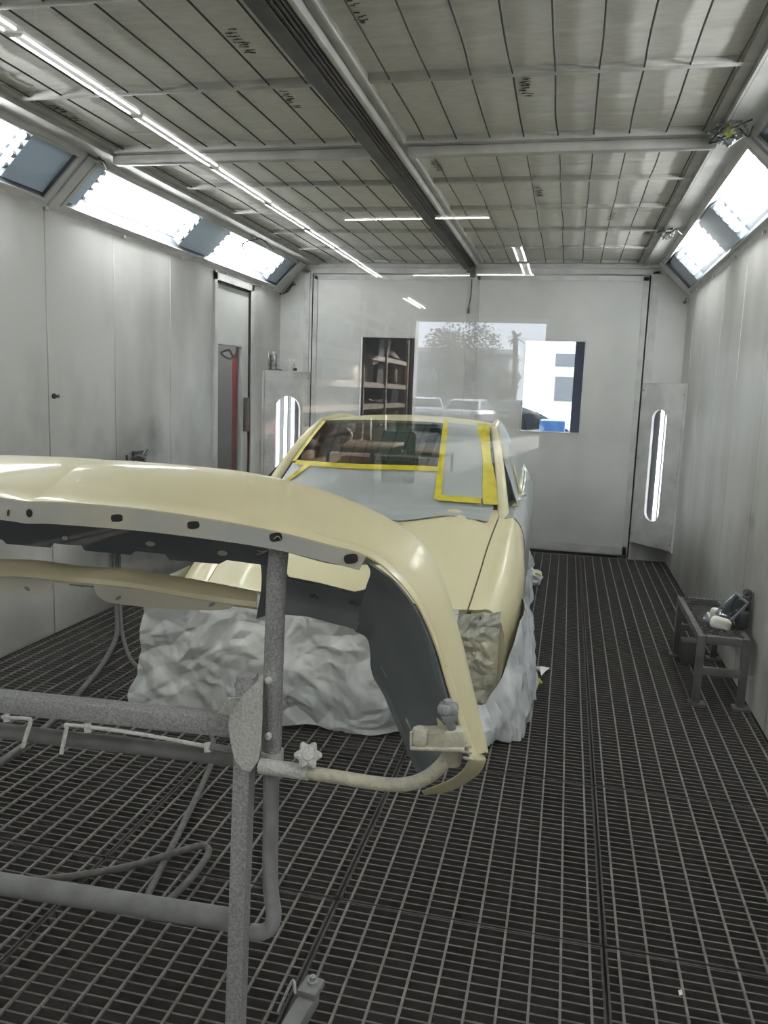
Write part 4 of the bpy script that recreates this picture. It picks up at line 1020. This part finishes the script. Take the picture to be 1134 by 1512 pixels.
# ------------------------------------------------------------------ wrapped sprinkler heads and loose wires along the soffits
def wrap(c, s, lab, sd):
    t = thing('sprinkler_head', lab, 'sprinkler', c, 'plastic wrapped heads along the right soffit'); c = Vector(c)
    b = MB(); b.ball(c, .055 * s, 1.0, 1.5, .7, 40, 26)
    for v in b.bm.verts:
        d = (v.co - c); v.co = c + d * (1 + .7 * (noise.ridged_multi_fractal(v.co * 22 + Vector((sd, 0, 0)), 1, 2, 3, 1, 2) - .9))
    b.build('plastic_wrap', 'clear_wrap', t, sharp=70)
    b = MB(); b.ball(c + Vector((0, -.01, 0)), .020 * s, 1, 1.2, 1, 10, 8); b.cyl(c, c + Vector((0, 0, .11)), .012, 8); b.build('head', 'yellow_green', t)
    b = MB(); rnd = random.Random(sd)
    for k in range(9):
        q = c + Vector((rnd.uniform(-.06, .05), rnd.uniform(-.10, .10), rnd.uniform(-.01, .03)))
        b.tube([q, q + Vector((rnd.uniform(-.05, .05), rnd.uniform(-.07, .07), rnd.uniform(-.04, .03))), q + Vector((rnd.uniform(-.06, .06), rnd.uniform(-.09, .09), rnd.uniform(-.03, .03)))], .004, 5, n=4)
    b.build('loose_wire', 'track_dark', t)
wrap((0.621,4.107,2.765), 1.0, 'clear plastic wrapped head with yellow core at right end of the deep ceiling beam', 5)
wrap((0.615,6.463,2.775), .75, 'small clear plastic wrapped head on right ceiling edge near the back wall', 9)
def cordset(name, L, r, lab, m='track_dark'):
    b = MB()
    for pts in L: b.tube(pts, r, 6, n=5)
    tag(b.build(name, m), lab, 'cord')
cordset('loose_cord', [[(-2.702,6.598,2.79), (-2.633,6.578,2.775), (-2.611,6.644,2.765), (-2.669,6.924,2.77), (-2.679,7.034,2.76)], [(-2.632,6.605,2.78), (-2.70, 6.42, 2.71), (-2.71, 6.44, 2.66)], [(-2.609,6.672,2.77), (-2.65,6.843,2.75), (-2.747,7.161,2.77)]], .006, 'loose dark cords dangling at left ceiling edge over the far tube set')
cordset('loose_cord', [[(-2.703,4.215,2.79), (-2.667,4.224,2.77), (-2.629,4.243,2.76), (-2.659,4.326,2.75)], [(-2.671,4.27,2.79), (-2.664,4.286,2.765), (-2.702,4.402,2.76)]], .007, 'short dark cords at left ceiling edge by the deep beam end')
cordset('loose_cord', [[(-2.955, 8.06, 2.50), (-2.90, 8.065, 2.53), (-2.86, 8.06, 2.58), (-2.82, 8.07, 2.60)], [(-2.97, 8.05, 2.49), (-2.985, 8.05, 2.51)], [(-2.93, 8.06, 2.51), (-2.90, 8.07, 2.56), (-2.84, 8.07, 2.62)]], .007, 'short dark cord under the left soffit end by the back wall')
b = MB(); b.cyl((.975, 8.06, 2.46), (.975, 8.03, 2.46), .016, 10); b.tube([(.985, 8.05, 2.50), (.975, 8.045, 2.46), (.96, 8.05, 2.45)], .006, 6); tag(b.build('wall_plug', 'track_dark'), 'small dark plug under the right soffit end by the back wall', 'plug')
# ------------------------------------------------------------------ scraps on the gratings
def scrap(name, pts, m, lab, z=.004, cat='scrap', curl=.0):
    b = MB(); P = [Vector(p) for p in pts]; c = sum(P, Vector()) / len(P)
    n = 5; rows = [[c + (p - c) * (k / n) + Vector((0, 0, curl * (k / n) ** 2 * (1 + math.sin(i * 2.1)) + .0015 * k)) for i, p in enumerate(P)] for k in range(1, n + 1)]
    V = b.grid(rows, close=True); b.face(V[0]); b.thicken(.0012)
    tag(b.build(name, m, sharp=60), lab, cat)
scrap('paper_scrap', [(-0.103,4.491,0.005), (-0.061,4.482,0.005), (-0.052,4.545,0.005), (-0.005,4.501,0.005), (-0.025,4.425,0.005), (-0.05,4.383,0.005), (-0.06,4.448,0.005)], 'paper', 'torn white paper scrap on the grating right of the masked wheel', curl=.012)
scrap('tape_scrap', [(-0.185,4.572,0.005), (-0.185,4.635,0.005), (-0.142,4.65,0.005), (-0.124,4.593,0.005), (-0.115,4.672,0.005), (-0.109,4.611,0.005), (-0.133,4.541,0.005), (-0.171,4.528,0.005)], 'tape_pale', 'curled pale yellow tape scrap beside the masked wheel, farthest of the scraps', curl=.015)
scrap('tape_scrap', [(-0.078,4.253,0.005), (-0.058,4.292,0.005), (-0.039,4.277,0.005), (-0.041,4.234,0.005), (-0.07,4.235,0.005)], 'tape_yellow', 'small yellow tape scrap on grating, nearest to the white masking bag edge', curl=.012)
scrap('paint_chip', [(0.385,2.043,0.004), (0.394,2.048,0.004), (0.394,2.035,0.004), (0.386,2.028,0.004)], 'paper', 'tiny white chip on the grating near the lower right picture corner', curl=.003)
bg = thing('masking_scrap', 'crumpled clear bag end with yellow tape beside the rear wheel of the car', 'scrap', (-0.189,6.532,0.01))
b = MB(); c = Vector((-0.213,6.62,0.068)); b.ball(c, .075, 1., .9, .9, 40, 26)
for v in b.bm.verts:
    d = v.co - c; v.co = c + d * (1 + .6 * (noise.ridged_multi_fractal(v.co * 14, 1, 2, 3, 1, 2) - .9)); v.co.z = max(v.co.z, .01)
b.build('bag_end', 'masking_bag', bg, sharp=70)
b = MB(); b.box(c + Vector((.045, -.05, .0)), (.05, .012, .10), Matrix.Rotation(.3, 3, 'Y'), bev=.004); b.build('tape_piece', 'tape_yellow', bg)

# ------------------------------------------------------------------ the workshop around the booth
mat('shop_floor', lin(140, 138, 132), .5, 0, lin(112, 110, 106), 1.2, 6)
mat('shop_wall', lin(150, 150, 148), .7, 0, lin(130, 130, 129), 1.5, 5)
mat('shop_roof', lin(110, 112, 114), .8)
mat('jamb_blue', lin(150, 163, 186), .6)
mat('shop_dark', lin(66, 64, 66), .7)
mat('asphalt', lin(112, 111, 110), .9, 0, lin(98, 97, 96), 1.5, 6)
mat('stucco', lin(236, 234, 230), .9, 0, lin(226, 224, 220), 2, 4)
mat('stucco_grey', lin(160, 163, 168), .9, 0, lin(150, 153, 158), 1, 4)
mat('far_window', lin(122, 120, 120), .6)
mat('leaf', lin(40, 38, 26), .7, 0, lin(58, 46, 30), .6, 3)
mat('palm_leaf', lin(70, 84, 56), .7)
mat('bark', lin(96, 80, 66), .9)
mat('car_white', lin(232, 232, 234), .2, 0, coat=.6)
mat('car_black', lin(36, 38, 42), .2, 0, coat=.6)
mat('car_glass', lin(24, 28, 32), .08)
mat('tail_red', lin(150, 24, 26), .2)
mat('blue_bin', lin(88, 124, 176), .4)
mat('rack_beam', lin(226, 206, 176), .5)
mat('wood', lin(190, 150, 104), .6, 0, lin(170, 130, 88), 4, 4, stretch=(1, 6, 1))
mat('card', lin(198, 160, 112), .7)
mat('teal', lin(60, 110, 102), .4)
mat('pink', lin(232, 126, 112), .6)
X0, X1, Y0, Y1, ZR = -8.6, 5.0, -24.5, 10.0, 5.6
b = MB()
b.b2((X0, Y0, -.06), (X1, .1, 0)); b.b2((X0, YB + .2, -.06), (X1, Y1, 0)); b.b2((X0, .1, -.06), (XL - .1, YB + .2, 0)); b.b2((XR + .1, .1, -.06), (X1, YB + .2, 0))
struct(b.build('floor', 'shop_floor'))
b = MB(); b.b2((X0, Y0, ZR), (X1, Y1, ZR + .1)); struct(b.build('ceiling', 'shop_roof'))
b = MB(); b.b2((X0 - .15, Y0, 0), (X0, Y1, ZR)); struct(b.build('wall_shop_left', 'shop_wall'))
b = MB(); b.b2((X1, Y0, 0), (X1 + .15, Y1, ZR)); struct(b.build('wall_shop_right', 'shop_wall'))
dx0, dx1, dz = -4.74, -.82, 3.72
b = MB(); b.b2((X0 - .15, Y0 - .2, 0), (dx0, Y0, ZR)); b.b2((dx1, Y0 - .2, 0), (X1 + .15, Y0, ZR)); b.b2((dx0, Y0 - .2, dz), (dx1, Y0, ZR))
struct(b.build('wall_shop_front', 'shop_wall'))
b = MB(); b.b2((dx0 - .10, Y0, 0), (dx0, Y0 + .3, dz + .1)); b.b2((dx1, Y0, 0), (dx1 + .10, Y0 + .3, dz + .1)); b.b2((dx0, Y0, dz), (dx1, Y0 + .3, dz + .1)); struct(b.build('trim_shop', 'car_white'))
ox0, ox1 = -1.6, (0.026,10,1.688)[0]
b = MB(); b.b2((X0 - .15, Y1, 0), (ox0, Y1 + .2, ZR)); b.b2((ox1, Y1, 0), (X1 + .15, Y1 + .2, ZR)); b.b2((ox0, Y1, 2.6), (ox1, Y1 + .2, ZR))
struct(b.build('wall_shop_back', 'shop_dark'))
b = MB(); b.b2((ox1, Y1 - .05, 0), (ox1 + .35, Y1, 2.7)); struct(b.build('trim_jamb', 'jamb_blue'))
# strip lights
def strip(c, ln, along, lab, grp='strip lights under the workshop roof', two=True):
    c = Vector(c); d = Vector((0, 1, 0)) if along == 'y' else Vector((1, 0, 0)); w = Vector((1, 0, 0)) if along == 'y' else Vector((0, 1, 0))
    t = thing('strip_light', lab, 'strip light', c, grp)
    b = MB(); b.bar(c - d * ln / 2 + Vector((0, 0, .06)), c + d * ln / 2 + Vector((0, 0, .06)), .20, .05, (0, 0, 1), .008); b.build('housing', 'lamp_white', t)
    for s in ((-.068, .068) if two else (0,)):
        b = MB(); b.cyl(c - d * ln * .485 + w * s, c + d * ln * .485 + w * s, .0155, 10); b.build('lamp_tube', 'shop_tube', t)
    b = MB(); 
    for e in (-1, 1): b.box(c + d * e * ln * .492 + Vector((0, 0, .02)), (.16 if along == 'y' else .02, .02 if along == 'y' else .16, .07))
    b.build('end_plate', 'lamp_white', t)
    b = MB()
    for e in (-.35, .35): b.cyl(c + d * e * ln + Vector((0, 0, .08)), c + d * e * ln + Vector((0, 0, ZR - c.z)), .006, 6)
    b.build('hanger', 'metal', t)
ordn = ['first', 'second', 'third', 'fourth', 'fifth', 'sixth', 'seventh', 'eighth']
for k in range(8):
    yv = 6.41 + 2.44 * k
    strip((-5.70 - .033 * k, .5 - yv, 4.98), 2.36, 'y', ordn[k] + ' twin tube in the long diagonal row reflected at upper left')
for i, (xa, xb, yv, l) in enumerate(((-4.75, -3.09, 16.5, 'left tube of the nearer crosswise reflected pair, below the deep beam'), (-2.87, -1.76, 16.45, 'right tube of the nearer crosswise reflected pair, crossing the centre track'),
        (-4.82, -3.08, 24.25, 'left tube of the farther crosswise reflected pair above the back doors'), (-2.89, -1.22, 24.1, 'right tube of the farther crosswise reflected pair above the back doors'))):
    strip(((xa + xb) / 2, .5 - yv, 4.98), xb - xa, 'x', l, two=False)
for q, (x, y) in enumerate(((-3.4, -1.3), (-1.1, -1.3), (1.2, -1.3), (3.4, -1.3), (-3.4, -4.2), (-1.1, -4.2), (1.2, -4.2), (3.4, -4.2))):
    strip((x, y, 3.6 if y > -2 else 4.98), 2.36, 'y', 'added fill strip light in front of the booth, out of view, ' + ordn[q] + ' of eight', 'added fill strip lights in front of the booth')  # unseen lamps added to brighten surfaces facing the camera
strip((-4.06, -20.3, 3.8), 2.4, 'y', 'small slanting twin tube reflected on the wall above the tree')
strip((-1.03, -14.2, 4.0), 1.5, 'y', 'nearer half of the short upright twin tube reflected right of the centre track')
strip((-1.01, -15.9, 4.0), 1.5, 'y', 'farther half of the short upright twin tube reflected right of the centre track')
# storage rack along the left of the opening
rk = thing('storage_rack', 'tall storage rack of pale beams loaded with car parts, reflected left of the door', 'rack', (-4.4, -15.4, 0))
ry = [.5 - q for q in (11.8, 15.5, 17.5, 19.9)]; rz = [.32, 1.21, 1.65, 2.22, 3.0]
for y in ry:
    for x in (-4.0, -4.8):
        b = MB(); b.b2((x - .035, y - .035, 0), (x + .035, y + .035, 3.25)); b.build('upright', 'rack_beam', rk)
for z in rz:
    for x in (-4.0, -4.8):
        b = MB(); b.b2((x - .02, ry[-1], z - .045), (x + .02, ry[0], z + .045)); b.build('beam', 'rack_beam', rk)
    b = MB(); b.b2((-4.78, ry[-1], z + .045), (-4.02, ry[0], z + .065)); b.build('shelf_board', 'wood', rk)
rnd = random.Random(3)
words = {0: 'lowest', 1: 'second', 2: 'third', 3: 'fourth', 4: 'top'}
stuff = [('card', 'carton', 'brown carton'), ('black', 'fender_sheet', 'dark car panel'), ('paper', 'carton', 'white carton'), ('plastic_dark', 'fender_sheet', 'grey car panel'), ('black', 'parts_bin', 'black parts bin'), ('teal', 'parts_bin', 'teal parts bin')]
for li, z in enumerate(rz):
    top = ([.85, .40, .52, .74, .5])[li]
    for k in range(6):
        y = ry[0] - .7 - k * 1.32; m_, nm, lb = stuff[(k * 2 + li) % 6]
        w, d_, h = rnd.uniform(.5, .68), rnd.uniform(.6, 1.1), top * rnd.uniform(.5, .85)
        b = MB(); zz = z + .066
        if nm == 'fender_sheet': b.grid([[(-4.1 - .6 * i / 8, y - d_ / 2 + d_ * j / 8, zz + .02 + h * .6 * math.sin(PI * i / 8) * (1 - .5 * (j / 8))) for i in range(9)] for j in range(9)]); b.thicken(.01)
        elif nm == 'parts_bin': b.loft([[(-4.4 + sx * (w / 2 + e), y + sy * (d_ / 2 + e), zz + q) for sx, sy in ((-1, -1), (1, -1), (1, 1), (-1, 1))] for e, q in ((-.05, 0), (0, h), (.02, h), (.02, h - .03), (-.02, h - .03))])
        else: b.box((-4.4, y, zz + h / 2), (w, d_, h), bev=.01); b.b2((-4.4 - w / 2, y - .025, zz + h), (-4.4 + w / 2, y + .025, zz + h + .002))
        ordk = ['nearest', 'second', 'third', 'fourth', 'fifth', 'farthest'][k]
        tag(b.build(nm, m_), lb + ', ' + ordk + ' load on the ' + words[li] + ' shelf of the reflected rack', nm.replace('_', ' '), 'loads on the reflected storage rack')
# sunlit benches and boxes on the shop floor
def table(c, w, d_, h, mtop, lab):
    t = thing('work_table', lab, 'table', (c[0], c[1], 0), 'work tables on the shop floor')
    b = MB(); b.box((c[0], c[1], h), (w, d_, .05), bev=.01); b.build('table_top', mtop, t)
    for sx in (-1, 1):
        for sy in (-1, 1):
            b = MB(); b.bar((c[0] + sx * (w / 2 - .05), c[1] + sy * (d_ / 2 - .05), 0), (c[0] + sx * (w / 2 - .05), c[1] + sy * (d_ / 2 - .05), h), .05, .05, (0, 1, 0)); b.build('leg', 'shop_dark', t)
table((-3.2, -11.2), 1.3, 2.0, .72, 'wood', 'pale wooden work table reflected on the windshield')
table((-2.55, -14.6), .8, 1.6, .42, 'wood', 'low wooden table reflected at the foot of the windshield tape')
b = MB(); b.ball((-3.3, -10.6, .905), .26, 1.2, 1, .6, 18, 12); tag(b.build('rag_bundle', 'pink'), 'pink rag bundle on the reflected work table', 'rags')
b = MB(); b.lathe((-2.8, -13.0, 0), [(.28, 0), (.29, .02), (.29, .86), (.27, .88)], 24); tag(b.build('steel_drum', 'teal'), 'teal drum standing behind the reflected work table', 'drum')
b = MB(); b.box((-3.45, -12.7, .22), (.5, .36, .44), bev=.02); tag(b.build('tool_box', 'pink'), 'pink red tool box behind the reflected work table', 'tool box')
b = MB(); b.box((-3.75, -9.0, 1.12), (.04, 1.0, .35), bev=.01); b.b2((-3.77, -9.5, 0), (-3.73, -9.45, 1.0)); b.b2((-3.77, -8.55, 0), (-3.73, -8.5, 1.0)); tag(b.build('panel_stand', 'pink'), 'pale pink panel on legs reflected beside the left corner lamp', 'panel')
# room behind the side door
b = MB(); b.box((-3.585, 8.58, .95), (.13, .42, 1.9), bev=.02); tag(b.build('cabinet', 'red'), 'narrow red cabinet seen through the side door window', 'cabinet')
b = MB(); b.tube([(-3.3, 7.72, 5.6), (-3.3, 7.72, 2.4), (-3.3, 7.66, 1.85), (-3.3, 7.5, 1.89), (-3.3, 7.32, 1.85), (-3.3, 7.5, 1.81), (-3.3, 7.68, 1.85)], .010, 8); tag(b.build('cable_loop', 'track_dark'), 'loop of dark cable hanging behind the side door window', 'cable')
strip((-3.9, 8.3, 2.5), 1.5, 'y', 'added strip light in the side room nearer the booth, hidden above the side door window', 'added strip lights in the side room')  # unseen lamp added to brighten the view through the side door window
strip((-4.6, 8.3, 2.5), 1.5, 'y', 'added strip light in the side room farther from the booth, out of view', 'added strip lights in the side room')  # second unseen lamp, added for the same window view
b = MB(); b.b2((-5.2, 5.6, 0), (-5.1, 9.9, 3.2)); b.b2((-5.1, 9.40, 0), (-3.1, 9.50, 3.2)); struct(b.build('wall_side_room', 'shop_wall'))
# ------------------------------------------------------------------ outdoors
b = MB(); b.b2((-90, -120, -.12), (90, 120, -.065)); struct(b.build('ground', 'asphalt'))
def sedan(name, loc, rz_, paint, lab, plate=True):
    t = thing(name, lab, 'car', loc, 'cars parked outside the workshop', rz_)
    sec = [(-2.25, .62, .30, .95), (-2.1, .80, .22, 1.0), (-1.4, .88, .18, 1.02), (0, .90, .18, .98), (1.3, .88, .18, .93), (2.0, .80, .22, .80), (2.2, .62, .32, .66)]
    b = MB(); L = []
    for v, w, z0_, z1_ in sec: L.append([(-w * .82, v, z1_), (-w, v, z1_ - .14), (-w, v, z0_ + .12), (-w * .9, v, z0_), (w * .9, v, z0_), (w, v, z0_ + .12), (w, v, z1_ - .14), (w * .82, v, z1_), (0, v, z1_ + .02)])
    b.loft(L)
    b.loft([[(-.72, v0, .96), (-.56 * k, v1, z), (.56 * k, v1, z), (.72, v0, .96)] for v0, v1, z, k in ((-1.75, -1.05, 1.36, 1), (-1.0, -.85, 1.42, 1), (.2, .1, 1.42, 1), (1.05, .35, 1.38, 1))])
    b.build('body', paint, t, local=True)
    b = MB(); b.grid([[(-.62, -1.72, 1.01), (.62, -1.72, 1.01)], [(-.52, -1.14, 1.33), (.52, -1.14, 1.33)]]); b.thicken(-.012); b.build('rear_window', 'car_glass', t, local=True)
    for s in (-1, 1):
        b = MB(); b.grid([[(s * .70, -1.4, 1.0), (s * .70, .9, 1.0)], [(s * .585, -1.0, 1.34), (s * .585, .3, 1.34)]]); b.thicken(-.012 * s); b.build('side_window', 'car_glass', t, local=True)
        b = MB(); b.box((s * .62, -2.19, .78), (.34, .10, .16), bev=.03); b.build('tail_light', 'tail_red', t, local=True)
        for v in (-1.35, 1.4):
            b = MB(); b.lathe((s * .72, v, .27), [(.16, 0), (.30, 0), (.335, .03), (.335, .16), (.30, .19), (.16, .19)], 20, (s, 0, 0)); b.build('wheel', 'rubber', t, local=True)
    b = MB(); b.box((0, -2.26, .74), (.5, .03, .13), bev=.004); b.build('number_plate', 'mask_grey', t, local=True)
    b = MB(); b.box((0, -2.22, .42), (1.5, .16, .22), bev=.05); b.build('rear_bumper', paint, t, local=True)
    return t
sedan('parked_car', (-3.85, -32.2, -.065), PI + .10, 'car_white', 'white sedan parked outside, reflected tail on in the doorway')
sedan('parked_car', (-6.05, -34.6, -.065), PI - .15, 'car_white', 'white car parked beyond the reflected sedan at the left door jamb')
sedan('parked_car', (-2.1, -36.5, -.065), PI + .3, 'car_black', 'dark car parked right of the reflected white sedan')
def tree(name, c, r, hgt, n, lab, m='leaf', z0_=1.6):
    t = thing(name, lab, 'tree', c); c = Vector(c); rn = random.Random(int(c.x * 10) + 5)
    b = MB(); blobs = [(Vector((rn.uniform(-.7, .7) * r, rn.uniform(-.6, .6) * r, rn.uniform(z0_ + .3, hgt - .4))), rn.uniform(.35, .6) * r) for k in range(14)]
    for k in range(n):
        q, rr = blobs[k % 14]; d = Vector((rn.gauss(0, 1), rn.gauss(0, 1), rn.gauss(0, 1))).normalized() * rr * rn.uniform(.5, 1)
        p = c + q + d; a = Vector((rn.gauss(0, 1), rn.gauss(0, 1), rn.gauss(0, 1))).normalized(); u, v = basis(a); s = rn.uniform(.05, .10)
        b.face([b.bm.verts.new(p + u * s), b.bm.verts.new(p + v * s * .6), b.bm.verts.new(p - u * s), b.bm.verts.new(p - v * s * .6)])
    b.build('foliage', m, t, fixn=False)
    b = MB(); b.tube([c, c + Vector((.05, 0, hgt * .3)), c + Vector((-.1, .05, hgt * .7))], lambda q: .14 - .08 * q, 8)
    for k in range(6): q = blobs[k][0]; b.tube([c + Vector((0, 0, hgt * .3)), c + q * .6 + Vector((0, 0, .3)), c + q], lambda q_: .06 - .045 * q_, 6)
    b.build('trunk', 'bark', t)
tree('leafy_tree', (-5.6, -39.5, -.065), 2.1, 5.3, 5200, 'brownish leafy tree reflected in the upper left of the doorway')
tree('dark_shrub', (-3.1, -41.5, -.065), .8, 3.3, 1600, 'tall dark shrub reflected at the right of the doorway', 'palm_leaf', .4)
pt = thing('palm_tree', 'palm tree reflected above the dark shrub in the doorway', 'tree', (-3.05, -44, -.065))
b = MB(); b.tube([(-3.05, -44, 0), (-3.0, -44, 2.4), (-3.05, -44, 4.6)], .14, 8); b.build('trunk', 'bark', pt)
b = MB(); rn = random.Random(2)
for k in range(26):
    a = rn.uniform(0, 2 * PI); e = rn.uniform(-.7, 1.2); dd = Vector((math.cos(a) * math.cos(e), math.sin(a) * math.cos(e), math.sin(e))); L = rn.uniform(.5, .75); sd2 = dd.cross(Vector((0, 0, 1))).normalized()
    o_ = Vector((-3.05, -44, 4.6)); b.grid([[o_ + dd * L * t + Vector((0, 0, -.35 * L * t * t)) + sd2 * s * .09 * math.sin(PI * min(.95, t + .1)) for s in (-1, 1)] for t in fr(0, 1, 5)])
b.build('fronds', 'palm_leaf', pt, fixn=False)
bd = thing('building', 'long flat grey building behind the reflected tree and cars', 'building', (-11, -50, -.065))
b = MB(); b.b2((-19, -58, -.065), (-3.7, -49, 4.0)); b.build('wall', 'stucco_grey', bd)
b = MB(); b.b2((-19.2, -58.2, 4.0), (-3.5, -48.8, 4.25)); b.build('parapet', 'stucco', bd)
for k in range(3): b = MB(); b.b2((-9.2 + k * 1.7, -49.0, 1.2), (-8.1 + k * 1.7, -48.95, 2.3)); b.build('window', 'far_window', bd)
b2_ = thing('building', 'sunlit white building seen through the right back door window', 'building', (-1, 26, -.065))
b = MB(); b.b2((-9, 25, -.065), (7, 32, 6)); b.build('wall', 'stucco', b2_)
for p, q in (((-0.495,24.98,2.836), (0.104,24.98,2.474)), ((-0.469,24.98,2.157), (0.175,24.98,1.455))):
    b = MB(); b.b2((p[0], 24.95, q[2]), (q[0], 25.0, p[2])); b.build('window', 'far_window', b2_)
b = MB(); b.b2((-9, 24.7, -.065), (7, 24.98, .3)); b.build('base_course', 'stucco_grey', b2_)
b = MB(); p, q = (-0.474,14,1.155), (-0.045,14,0.98)
b.box(((p[0] + q[0]) / 2, 14.3, (p[2] - .065) / 2), (q[0] - p[0], .6, p[2] + .065), bev=.03); tag(b.build('bin', 'blue_bin'), 'blue bin low in the right back door window', 'bin')
sedan('parked_car', (-1.80, 15.3, -.065), PI / 2 + .2, 'car_black', 'dark car whose end shows in lower left of the right back door window')
# ------------------------------------------------------------------ daylight, camera
w = bpy.data.worlds.new('World'); bpy.context.scene.world = w; w.use_nodes = True
bg_ = w.node_tree.nodes['Background']; bg_.inputs[0].default_value = (.80, .88, 1., 1); bg_.inputs[1].default_value = 8.
sl = bpy.data.lights.new('Sun', 'SUN'); sl.energy = 30.; sl.angle = .01; sl.color = (1., .93, .82)
so = bpy.data.objects.new('Sun', sl); C.objects.link(so)
so.rotation_euler = Vector((-.12, .93, -.16)).to_track_quat('-Z', 'Y').to_euler()
cam = bpy.data.cameras.new('Camera'); co = bpy.data.objects.new('Camera', cam); C.objects.link(co)
yaw, pit, roll, fpx = .2201, .1498, .0364, 1185.32
fwv = Vector((-math.sin(yaw) * math.cos(pit), math.cos(yaw) * math.cos(pit), -math.sin(pit)))
r0 = Vector((math.cos(yaw), math.sin(yaw), 0)); u0 = r0.cross(fwv)
rr_ = r0 * math.cos(roll) + u0 * math.sin(roll); uu_ = u0 * math.cos(roll) - r0 * math.sin(roll)
co.matrix_world = Matrix(((rr_.x, uu_.x, -fwv.x, 0), (rr_.y, uu_.y, -fwv.y, 0), (rr_.z, uu_.z, -fwv.z, 1.55), (0, 0, 0, 1)))
cam.sensor_fit = 'VERTICAL'; cam.sensor_height = 24.; cam.lens = fpx / 1512 * 24.; cam.clip_start = .02; cam.clip_end = 500
sc = bpy.context.scene; sc.camera = co
sc.view_settings.view_transform = 'Standard'; sc.view_settings.look = 'None'; sc.view_settings.gamma = 1.; sc.view_settings.exposure = 0.
sc.view_settings.use_curve_mapping = False
sc.cycles.max_bounces = 10; sc.cycles.diffuse_bounces = 5; sc.cycles.glossy_bounces = 5; sc.cycles.transparent_max_bounces = 16; sc.cycles.transmission_bounces = 6
sc.cycles.use_denoising = True; sc.cycles.sample_clamp_indirect = 8.; sc.cycles.caustics_reflective = False; sc.cycles.caustics_refractive = False
